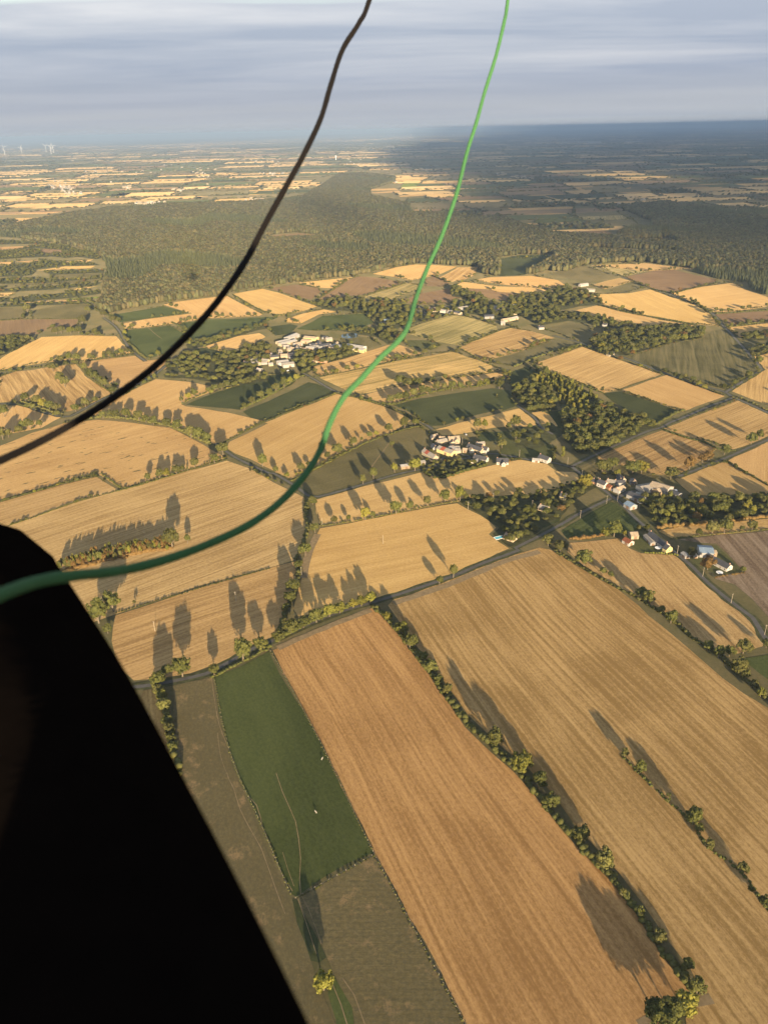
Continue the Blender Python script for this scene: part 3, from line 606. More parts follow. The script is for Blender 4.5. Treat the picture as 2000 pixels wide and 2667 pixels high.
ORD = ['first', 'second', 'third', 'fourth', 'fifth', 'sixth', 'seventh', 'eighth', 'ninth', 'tenth', 'eleventh', 'twelfth', 'thirteenth', 'fourteenth', 'fifteenth', 'sixteenth', 'seventeenth', 'eighteenth', 'nineteenth', 'twentieth']
ORD += ['twenty-' + o for o in ORD[:9]] + ['thirtieth'] + ['thirty-' + o for o in ORD[:9]]
# rows of trees: what the row is, where, counted from which end, trees as x,y,width[,height factor] , kinds
ROWS = [
 ('hedgerow between red-brown strip and wide stubble', 'the far end', 'I 380,160,55 465,250,85 515,335,90,1.0 592,412,65 642,490,95 690,555,60 745,615,65 1035,940,110,1.1 1200,1090,130,1.05 1318,1180,100 L 490,212,88 645,392,92 765,548,118 870,700,42,1.4 965,805,50,1.5 1070,935,72 1215,1095,75 1272,1215,88'),
 ('clump at the near corner of the red-brown field', 'the left', 'L 1080,1385,165,.84 1205,1310,135,.88 1145,1350,130,.84'),
 ('sparse line through the wide stubble', 'the far end', 'J 622,1030,50,1.35 735,1145,78,1.1 938,1352,58,1.2 1115,1512,130 L 1285,345,45 1335,432,48 1515,568,58 1560,670,32 1640,748,64'),
 ('hedge beyond the wide stubble', 'the lane junction', 'G 300,762,65 372,800,72 520,890,98,1.1 636,942,48 686,957,38 870,1080,66 918,1122,84 996,1178,46 J 955,62,84,1.1 1220,262,70 1300,312,84 1375,302,74 1475,282,100 1640,242,64 1435,422,112 1490,462,64 1550,532,58 1600,592,64'),
 ('lane above the green pasture', 'the right', 'E 745,1118,72 690,1135,62 640,1145,56 H 1625,112,66 1560,132,78 1480,168,92 1400,202,66 1320,238,88,1.0 1250,288,72 1140,348,84,1.1 1030,403,112,1.25 850,498,62,1.2 655,503,122,1.1 560,498,64 510,572,98'),
 ('hedge running down beside the dark rim', 'the far end', 'H 515,610,62 532,655,72 545,722,84 565,802,66 577,862,72 587,915,62 592,962,55'),
 ('field corner beside the dark rim', 'the right', 'H 230,102,100,1.35 140,172,115,1.35 195,237,60 360,62,22,1.5'),
 ('crooked hedge beside the pole field', 'the near end', 'E 225,1175,55 252,1112,72 268,1062,84,1.1 302,905,50 345,822,74 405,682,52,1.1 390,505,48'),
 ('row between the two golden fields', 'the left', 'E 447,637,16,1.6 525,627,42,1.2 575,620,14 612,607,26,1.3 715,602,62,1.15 762,592,32,1.3 905,563,74,1.1 990,543,46,1.2 1026,533,22 1095,518,52,1.2 1206,494,64,1.2 1296,484,66,1.3'),
 ('curved hedge above the olive paddock', 'the left', 'E 82,272,58,1.2 162,312,36 232,342,32 317,302,46 366,272,30 482,227,42 542,202,74 642,152,48,1.2 692,122,22,1.5 742,97,38 782,87,32 862,62,48,1.1 956,38,54,1.2 1022,22,42'),
 ('pair standing on the verge of the dark lane', 'the left', 'E 1172,1002,42,1.2 1256,958,50,1.6'),
 ('olive paddock by the lane', 'the left', 'E 700,380,36,1.6 765,348,48,1.3 895,310,40,1.5 880,150,30'),
 ('boundary below the weed-spotted field', 'the left', 'D 918,368,36,1.4 990,348,50,1.1 1030,340,48,1.1 1092,320,54 1128,308,40 1160,302,14,2.0 1207,282,54,1.1 1296,260,14,1.8 1327,252,56 1378,202,76,1.1'),
 ('end of the brown copse in the straw field', 'the left', 'D 1066,775,95,1.35 1160,748,36,1.4'),
 ('dense hedgerow above the weed-spotted field', 'the left', 'A 640,1042,40 682,1042,46 722,1042,48 782,1048,54,1.1 862,1063,56,1.1 905,1070,48 952,1083,52 1032,1098,56 1102,1118,60,1.1 1182,1163,70,1.1 1232,1178,66,1.1 1282,1193,60,1.1'),
 ('lane below the curved striped field', 'the left', 'A 162,943,52 232,963,56 272,983,56 312,993,56 352,1003,54 472,1003,48 532,973,44,1.2 592,948,36,1.1'),
 ('clump at the left edge by the lane', 'the left', 'A 32,1033,54,1.2 22,1172,64,1.1 58,1160,50 122,1133,44 152,1113,48,1.2 192,1108,46,1.3 252,1098,36,1.2'),
 ('islands of trees inside the curved striped field', 'the left', 'A 332,752,62 375,820,54,1.1 405,848,60,1.1'),
 ('curved hedge right of the striped field', 'the far end', 'A 522,748,40,1.1 562,790,48,1.2 592,812,52,1.2 622,833,52,1.1 652,853,50,1.1 700,893,46'),
 ('foot of the big golden field at left', 'the left', 'A 332,740,40 382,702,48 432,692,50,1.1 482,694,48 562,683,38 582,680,30 652,668,30,1.2 682,663,30,1.2 722,658,32 752,648,34 792,643,34'),
 ('row behind the big golden field', 'the left', 'A 352,522,44 382,518,46 442,522,50 492,522,50 592,528,44 512,463,46,1.2 547,393,44 172,388,44,1.3 642,415,40 702,452,40'),
 ('singles on the golden field below the forest', 'the left', 'A 742,447,26 820,488,30,1.1 915,477,14,1.6 1060,357,24 1090,360,22 1340,413,26 1580,408,16'),
 ('line across the dark paddocks', 'the left', 'A 1125,950,28,1.6 1165,925,36 1205,910,44,1.2 1290,885,36 1330,875,40 1372,862,36 1402,850,40 1510,985,36 1560,955,44 1610,925,48,1.1 B 120,905,48 165,880,50,1.1 215,855,50,1.2 250,830,44 290,810,40'),
 ('stubble strip under the left village', 'the left', 'B 540,760,26 470,770,20,1.3 830,700,30 910,680,36 1020,660,30 1080,650,34 930,840,60,1.0 980,850,70,.9 1030,850,60'),
 ('row above the central dark paddock', 'the left', 'B 690,930,26 745,938,24 870,950,44,1.1 920,940,50,1.1 960,930,50 1010,915,50,1.1 1060,900,50,1.2 1100,895,44 1150,880,50,1.2 1200,870,44 1250,870,46,1.2 1300,862,42 1350,855,40,1.1 1420,845,36 1460,840,40 1540,860,60'),
 ('upper edge of the hamlet', 'the left', 'B 1200,1085,22 1280,1065,24 1315,1055,22 1405,1110,50,1.3 1450,1105,36,1.4 1640,1105,60,1.3 1500,1010,22'),
 ('around the crossroads farm', 'the left', 'G 530,400,88 632,315,90,1.1 695,300,70,1.1 820,320,100,1.1 875,315,80 725,335,42 1055,350,84 1170,290,70 1250,250,56 1290,235,60 1385,200,54,1.1'),
 ('tan strip above the ploughed field', 'the left', 'G 1230,700,40 1310,690,84 1385,685,96 1495,670,30 1555,668,66'),
 ('roadside hedge at the right edge', 'the left', 'G 1550,135,60,1.1 1600,110,50,1.2'),
 ('gardens below the green triangle', 'the left', 'G 655,708,54 705,705,84,1.1 905,670,42 860,668,32 770,700,30'),
 ('roadside garden trees of the long white house', 'the left', 'G 1180,830,56 1282,910,86,.9 1500,925,34'),
]
KIND_AT = {}
for desc, end, s in ROWS:
    pts = rd(s)
    for i, q in enumerate(pts):
        hf = q[3] if len(q) > 3 else 1.0
        rr = random.Random(int(q[0] * 31 + q[1]))
        kind = 'oak'
        if 'sparse' in desc and i in (2,): kind = 'open'
        elif 'hedgerow between red' in desc and i in (13, 14): kind = 'open'
        elif hf >= 1.5 and q[2] < 14: kind = 'open'
        elif 'lane above the green' in desc and i in (0, 1, 2, 3, 4): kind = 'yellow'
        elif 'roadside garden' in desc and i == 1: kind = 'rust'
        elif 'crossroads farm' in desc and i in (7, 8, 9): kind = 'rust'
        elif rr.random() < 0.10: kind = 'yellow'
        if len(pts) <= 4:
            lab = f'{ORD[i]} tree from {end} in the {desc}'
        else:
            lab = f'{ORD[i]} tree from {end}, {desc}'
        tree(q[0], q[1], q[2] * 1.02, ' '.join(lab.split()), desc[:60], hf, kind, i)
tree(*rd('K 815,1370,128')[0], 'lone yellow-green oak with a long shadow between the near paddocks', None, 1.0, 'yellow', 3)
tree(*rd('C 280,790,40')[0], 'lone tall oak above the young poplar plantation', None, 1.7, 'oak', 4)
tree(*rd('G 390,215,28')[0], 'slim tall poplar in the garden of the white house', None, 1.0, 'poplar', 4)
tree(*rd('C 1600,705,46')[0], 'lone dark oak beside the bend of the far right road', None, 1.0, 'oak', 4)
tree(*rd('A 980,660,34')[0], 'lone tree at the foot of the green triangle meadow', None, 1.1, 'yellow', 4)
tree(*rd('E 1020,300,80')[0], 'broad oak beside the open shed at the edge of the hamlet', None, 1.0, 'yellow', 5)
tree(*rd('E 392,505,50')[0], 'small bushy tree at the fork of the central lane', None, .8, 'bush', 5)
tree(*rd('G 100,110,60')[0], 'garden oak on the meadow right of the hamlet', None, 1.0, 'oak', 6)
tree(*rd('E 1555,160,60')[0], 'round garden tree behind the hamlet houses', None, .9, 'oak', 6)

# ------------------------------------------------------------------ hedges
def hedge(s, h, wd, label, mat=LEAF, dens=1.0, group=None):
    pts = catmull(gpath(s), 2.2); r = np.random.default_rng(len(s) * 131 + int(h * 100)); parts = []
    o = pts[0].copy()
    far = o.length
    n_l = int((16 if far < 700 else 9) * dens); sz = 0.34 if far < 700 else 0.5
    for p in pts[::1 if far < 1100 else 2]:
        if r.random() > 0.97: continue
        hh = h * r.uniform(0.45, 1.25); c = np.array([p.x - o.x, p.y - o.y, hh * 0.5]) + np.append(r.normal(size=2) * wd * .22, 0)
        u = unit(r, n_l); u[:, 2] = np.abs(u[:, 2]) * 1.0 - .1
        rad = np.array([wd * .74, wd * .74, hh * .55]) * r.uniform(.75, 1.2)
        parts.append((c + lumps(ICO1[0], r) * rad, ICO1[1]))
        parts.append(leaves(r, c + u * rad * 1.02, u, sz))
    V, F = join(parts)
    ob = link('hedge', np_mesh('hedge', V, F, mat), loc=(o.x, o.y, 0.05))
    return tag(ob, label, 'hedge', group)
HEDGES = [
 ('V 806,1312 850,1352 905,1422 955,1492 1008,1562 1060,1610 1112,1660 1160,1718 1215,1788 1265,1843 1320,1898 1370,1965 1420,2042 1470,2110 1495,2140', 3.4, 3.2, 'dark scrubby hedge between the red-brown strip field and the wide stubble field'),
 ('J 620,1035 730,1145 940,1355 1110,1510 L 1335,432 1515,568 1640,748 1720,830', 1.0, 1.6, 'thin low hedge line through the wide stubble field'),
 ('V 1195,1190 1250,1222 1325,1266 1396,1305 1460,1348 1493,1378 1540,1408 1610,1470 1690,1540', 2.4, 2.6, 'dark hedge along the far edge of the wide stubble field'),
 ('V 640,1208 648,1196 664,1150 662,1108 664,1082', 3.0, 3.2, 'upper half of the crooked hedge below the central lane fork'),
 ('V 600,1375 618,1328 632,1290 642,1262 648,1214', 3.2, 3.4, 'lower half of the crooked hedge beside the pole field'),
 ('V 600,1385 660,1350 720,1325 780,1300 810,1290', 3.0, 3.4, 'thick yellowish hedge on the bend of the narrow lane'),
 ('H 1190,320 1080,390 1000,420 900,480 830,515', 1.6, 2.2, 'rusty bank of low scrub along the top of the green pasture'),
 ('H 480,560 510,620 545,720 570,830 590,930 610,1020 640,1100', 3.4, 3.4, 'bushy hedge running down beside the dark padded rim'),
 ('E 440,640 560,626 750,592 900,563 1100,520 1280,488', 1.3, 1.6, 'thin hedge under the row between the two golden fields'),
 ('E 260,360 400,292 500,240 640,167 760,112 950,48 1060,26', 2.0, 2.4, 'curved hedge round the top of the olive paddock'),
 ('D 70,634 250,574 480,490 750,420 930,370 1250,271 1400,233', 1.1, 1.4, 'thin brown boundary hedge along the top of the straw field'),
 ('D 0,490 200,434 400,374 600,325 640,330 755,412', 1.6, 1.8, 'crooked hedge around the narrow striped strip at left'),
 ('D 720,1178 1000,1095 1350,990 1659,903', 0.9, 1.3, 'faint boundary hedge between the straw field and the pole field'),
 ('A 560,1045 660,1038 850,1055 1030,1088 1150,1135 1300,1205', 3.4, 3.6, 'thick hedge above the weed-spotted field'),
 ('A 130,940 200,960 300,995 400,1020', 2.6, 3.0, 'hedge on the bend of the pale lane at left'),
 ('A 480,705 560,790 650,858 700,893', 2.8, 3.2, 'curved hedge right of the striped field at left'),
 ('A 0,752 150,738 300,720 430,694 560,684 700,658 830,645', 2.2, 2.6, 'hedge along the bottom of the big golden field'),
 ('A 1640,1062 1480,1142 1340,1213', 1.2, 1.5, 'straight low hedge between two pale stubble fields at centre left'),
 ('A 1120,955 1180,925 1310,870 1440,830', 2.2, 2.6, 'hedge above the dark paddock at centre left'),
 ('A 1490,985 1659,905 B 250,825 330,780', 2.8, 3.0, 'yellowish hedge splitting the two dark paddocks'),
 ('B 95,1062 300,980 520,888', 1.2, 1.6, 'low dark hedge below the lower dark paddock'),
 ('B 600,900 860,975 1070,1070', 2.0, 2.2, 'hedge along the lane above the hamlet'),
 ('B 690,930 880,958 1000,922 1200,868 1450,838 1570,795', 3.0, 3.0, 'hedge between the golden strip and the dark paddock'),
 ('B 370,790 420,785 600,755 850,702 1050,650 1250,628', 1.2, 1.8, 'low hedge between the two stubble fields under the village'),
 ('B 1285,605 1450,695 1560,742', 2.2, 2.4, 'dark hedge below the brown striped field'),
 ('B 1290,590 1400,560 1530,505 1640,478', 2.2, 2.6, 'hedge between the green striped field and the brown one'),
 ('C 90,725 200,680 350,625 500,590', 3.4, 3.6, 'rusty hedge above the large tan field at right'),
 ('C 200,712 340,770 640,888', 2.0, 2.6, 'hedge below the large tan field beside the plantation'),
 ('C 740,864 1010,772', 0.8, 1.2, 'thin line between the two tan fields at right'),
 ('C 960,1082 1100,1005 1140,995', 3.0, 3.4, 'hedge corner at the end of the dark green field'),
 ('C 1440,915 1500,925 1580,960 1659,1000', 2.6, 3.0, 'hedge along the right hand road out of the fork'),
 ('G 1005,42 1130,92 1250,122 1350,165 1450,178', 1.8, 2.4, 'dark ditch hedge between the two striped fields at right'),
 ('G 1400,240 1530,315 1659,392', 1.0, 1.4, 'straight dark line between the two tan fields at far right'),
 ('G 440,728 560,712 640,700', 3.0, 3.0, 'rusty hedge along the bottom of the green triangle', 'R'),
 ('G 900,808 1000,812 1095,822', 1.6, 1.4, 'clipped bright green hedge around the farm garden', 'Y'),
 ('G 1330,958 1420,945 1510,932', 1.6, 1.4, 'clipped orange-brown hedge behind the long white house', 'R'),
 ('G 985,655 1100,640 1300,625 1500,605 1700,580', 3.6, 3.6, 'orange-brown hedge along the tan strip at right', 'R'),
 ('G 1060,718 1350,690 1659,662', 1.0, 1.6, 'low line above the ploughed field'),
 ('A 460,285 520,320 620,385 700,420', 2.8, 3.2, 'hedge between pastures at the forest foot on the left'),
 ('A 1440,280 1540,340 1640,392', 3.0, 3.4, 'hedge between the two golden fields below the forest'),
 ('B 180,412 260,395 300,380', 4.0, 4.0, 'thick hedge beside the small golden wedge above the village'),
 ('B 400,325 500,260 600,195', 3.4, 3.6, 'hedge left of the brown field below the forest'),
 ('B 560,305 700,285 850,245 960,210', 3.0, 3.4, 'hedge under the brown field below the forest'),
 ('C 620,345 760,385 1000,430 1220,465', 2.8, 3.2, 'hedge between the two golden fields at upper right'),
 ('C 1180,325 1240,345 1300,385', 2.4, 2.6, 'hedge along the far road past the golden field'),
 ('C 930,240 1060,268 1200,238 1340,205', 2.4, 2.8, 'hedge below the brown field at upper right'),
 ('E 1075,300 1115,335 1180,345 1300,312 1460,265', 3.4, 3.6, 'orchard hedge below the hamlet gardens'),
 ('A 820,600 880,655 930,680', 3.0, 3.2, 'hedge at the foot of the green triangle meadow'),
 ('A 1060,450 1110,475 1160,530', 3.0, 3.4, 'hedge between the two green meadows at upper left'),
 ('A 0,440 200,430 500,428', 2.0, 2.6, 'hedge above the brown field at far left'),
 ('C 1340,398 1500,385 1659,375 1760,372', 3.0, 3.4, 'hedge below the golden field at far right'),
 ('C 1420,478 1560,460 1659,440', 3.4, 3.6, 'hedge above the golden strip at far right'),
]
for hd in HEDGES:
    hedge(hd[0], hd[1], hd[2], hd[3], {'R': LEAF_R, 'Y': LEAF_Y}.get(hd[4] if len(hd) > 4 else '', LEAF), group='field hedges')
hedge('D 390,925 500,890 600,862 700,838 850,805 950,785 1060,778', 2.4, 6.0, 'undergrowth along the foot of the brown copse in the straw field', LEAF_R, 1.2)

# ------------------------------------------------------------------ woods too dense to count: instanced by geometry nodes
def blob(seed, sub=2, amp=.5, nl=60, ls=.16, flat=1.0):
    r = np.random.default_rng(seed); V, F = ICO2 if sub == 2 else ICO1
    V = lumps(V, r, 12, amp); V = V * np.array([1, 1, .46 * flat]) + np.array([0, 0, .54]); V[:, 2] = np.maximum(V[:, 2], 0.02 + .1 * r.random(len(V)))
    parts = [(V, F)]
    if nl:
        u = unit(r, nl); u[:, 2] = np.abs(u[:, 2]); c = lumps(u, np.random.default_rng(seed), 12, amp) * np.array([1, 1, .46 * flat]) * .97 + np.array([0, 0, .54])
        L, G = leaves(r, c * np.array([1, 1, 2.0]), u, ls); L[:, 2] /= 2.0; parts.append((L, G))
    return join(parts)
def cone(seed):
    r = np.random.default_rng(seed); parts = []
    for k in range(5):
        z0 = .08 + k * .18; q = (1 - k / 5.3); n = 9; a = np.arange(n) * 2 * math.pi / n + r.random()
        rr_ = q * r.uniform(.75, 1.1, n)
        V = np.concatenate([np.stack([np.cos(a) * rr_, np.sin(a) * rr_, z0 + r.uniform(-.03, .03, n)], 1), [[0, 0, z0 + .30]]])
        parts.append((V, np.array([[i, (i + 1) % n, n] for i in range(n)])))
    return join(parts)
def proto_collection(name, meshes):
    c = bpy.data.collections.new(name)
    for i, m in enumerate(meshes):
        c.objects.link(bpy.data.objects.new(f'{name}_{i}', m))
    return c
PC = dict(
    forest=proto_collection('forest_proto', [np_mesh('forest_crown', *blob(100 + i), LEAF_F) for i in range(4)]),
    conifer=proto_collection('conifer_proto', [np_mesh('conifer', *cone(120 + i), LEAF_C) for i in range(3)]),
    wood=proto_collection('wood_proto', CROWNS[:4] + [CROWN_Y[0], CROWN_R[0]]),
    poplar=proto_collection('plantation_proto', [np_mesh('young_poplar', *poplar(170 + i), LEAF_Y) for i in range(3)]),
    far=proto_collection('far_proto', [np_mesh('far_crown', *blob(160 + i, 1, .6, 0), LEAF_C if i == 1 else LEAF_F) for i in range(3)]),
)
def scatter_group(key, nproto):
    g = bpy.data.node_groups.new('scatter_' + key, 'GeometryNodeTree')
    g.interface.new_socket('Geometry', in_out='INPUT', socket_type='NodeSocketGeometry')
    g.interface.new_socket('Geometry', in_out='OUTPUT', socket_type='NodeSocketGeometry')
    n = NT(g)
    gi = n('NodeGroupInput'); go = n('NodeGroupOutput')
    ci = n('GeometryNodeCollectionInfo', {'Separate Children': True, 'Reset Children': True})
    ci.inputs['Collection'].default_value = PC[key]
    def attr(nm, dt): return n('GeometryNodeInputNamedAttribute', {'Name': nm}, data_type=dt).outputs['Attribute']
    iop = n('GeometryNodeInstanceOnPoints', {'Points': gi.outputs[0], 'Instance': ci.outputs[0], 'Pick Instance': True,
            'Instance Index': attr('idx', 'INT'), 'Scale': attr('scl', 'FLOAT_VECTOR')})
    rot = n('ShaderNodeCombineXYZ', {2: attr('rz', 'FLOAT')}) if False else None
    cr = n.n.new('FunctionNodeEulerToRotation'); cx = n.n.new('ShaderNodeCombineXYZ')
    n.l.new(attr('rz', 'FLOAT'), cx.inputs[2]); n.l.new(cx.outputs[0], cr.inputs[0]); n.l.new(cr.outputs[0], iop.inputs['Rotation'])
    n.l.new(iop.outputs[0], go.inputs[0])
    return g
SG = {k: scatter_group(k, 0) for k in PC}
NPROTO = dict(forest=4, conifer=3, wood=6, poplar=3, far=3)

def scatter(name, key, P, SC, label, cat, RZ=None, IDX=None, seed=1):
    r = np.random.default_rng(seed); n = len(P)
    me = bpy.data.meshes.new(name); me.vertices.add(n); me.vertices.foreach_set('co', np.asarray(P, np.float32).ravel())
    a = me.attributes.new('scl', 'FLOAT_VECTOR', 'POINT'); a.data.foreach_set('vector', np.asarray(SC, np.float32).ravel())
    a = me.attributes.new('rz', 'FLOAT', 'POINT'); a.data.foreach_set('value', np.asarray(r.uniform(0, 6.28, n) if RZ is None else RZ, np.float32))
    a = me.attributes.new('idx', 'INT', 'POINT'); a.data.foreach_set('value', np.asarray(r.integers(0, NPROTO[key], n) if IDX is None else IDX, np.int32))
    o = link(name, me); md = o.modifiers.new('scatter', 'NODES'); md.node_group = SG[key]
    return tag(o, label, cat, kind='stuff')

def inside(poly, X, Y):
    res = np.zeros(len(X), bool); n = len(poly); j = n - 1
    for i in range(n):
        xi, yi = poly[i]; xj, yj = poly[j]
        with np.errstate(divide='ignore', invalid='ignore'):
            c = ((yi > Y) != (yj > Y)) & (X < (xj - xi) * (Y - yi) / (yj - yi + 1e-12) + xi)
        res ^= c; j = i
    return res
def fill(poly, sp, r):
    lo = poly.min(0); hi = poly.max(0)
    nx = max(1, int((hi[0] - lo[0]) / sp)); ny = max(1, int((hi[1] - lo[1]) / sp))
    X, Y = np.meshgrid(lo[0] + (np.arange(nx) + .5) * sp, lo[1] + (np.arange(ny) + .5) * sp)
    X = X.ravel() + r.uniform(-.45, .45, X.size) * sp; Y = Y.ravel() + r.uniform(-.45, .45, Y.size) * sp
    k = inside(poly, X, Y); return X[k], Y[k]
def gpoly(s): return np.array([(p.x, p.y) for p in gpath(s)])

CLEAR = [gpoly(s) for s in ['R 0,1115 130,1100 330,1095 340,1120 250,1180 C 150,158 0,170', 'R 290,975 400,935 640,940 760,985 700,1000 500,985',
    'Q 80,990 200,968 300,960 470,978 400,1003 150,1010', 'R 735,1012 900,1000 1050,996 1140,1036 800,1024', 'R 490,1065 640,1055 1060,1075 1130,1098 700,1092',
    'R 545,1170 700,1150 900,1145 1300,1200 900,1215', 'R 470,890 480,828 720,828 810,880 940,885 945,935 700,935 500,938']]
def forest():
    r = np.random.default_rng(5)
    edge = gpoly('P -700,955 0,935 250,890 430,852 700,812 1050,792 1450,782 Q 0,780 330,745 440,680 550,605 700,600 900,622 900,650 750,695 740,740 980,790 1010,850 1200,850 1400,885 R 0,870 150,925 300,960 500,985 700,1000 770,945 940,900 860,860 750,815 1000,780 1170,800 1400,815 1659,830 2200,840 2200,1260 1900,1240 C 1659,285 1560,255 1530,205 1340,180 1100,112 930,105 860,88 560,88 400,140 300,130 240,150 B 1510,165 1440,150 1410,105 1280,100 1130,90 1020,88 900,105 750,145 650,165 450,185 300,200 100,235 -60,250 A 1480,250 1400,280 1200,305 1000,330 850,360 690,395 600,370 640,320 645,200 670,120 640,60 P 600,1090 430,1040 200,1010 0,985 -700,1010')
    parts = []
    X, Y = fill(edge, 8.8, r)
    keep = np.ones(len(X), bool)
    for c in CLEAR: keep &= ~inside(c, X, Y)
    dist = np.hypot(X, Y)
    keep &= (dist < 3200) | (r.random(len(X)) < 0.62)
    X, Y, dist = X[keep], Y[keep], dist[keep]
    f = np.sin(X * .004 + 1.3) * np.sin(Y * .0051 + X * .0016) + .35 * np.sin(X * .013 + Y * .011)
    con = (f > 0.55) & (dist > 1700)
    sc = r.uniform(3.4, 7.6, len(X)) * np.where(dist > 3200, 1.3, 1.0); hh = r.uniform(13.5, 18, len(X))
    a = ~con
    scatter('forest', 'forest', np.stack([X[a], Y[a], np.zeros(a.sum())], 1), np.stack([sc[a], sc[a], hh[a]], 1), 'broad olive-green forest filling the middle distance', 'forest')
    sc = sc * .72
    scatter('conifer_plantation', 'conifer', np.stack([X[con], Y[con], np.zeros(con.sum())], 1), np.stack([sc[con], sc[con], hh[con]], 1), 'smoother dark conifer stands inside the forest', 'forest')
    return edge
FOREST = forest()

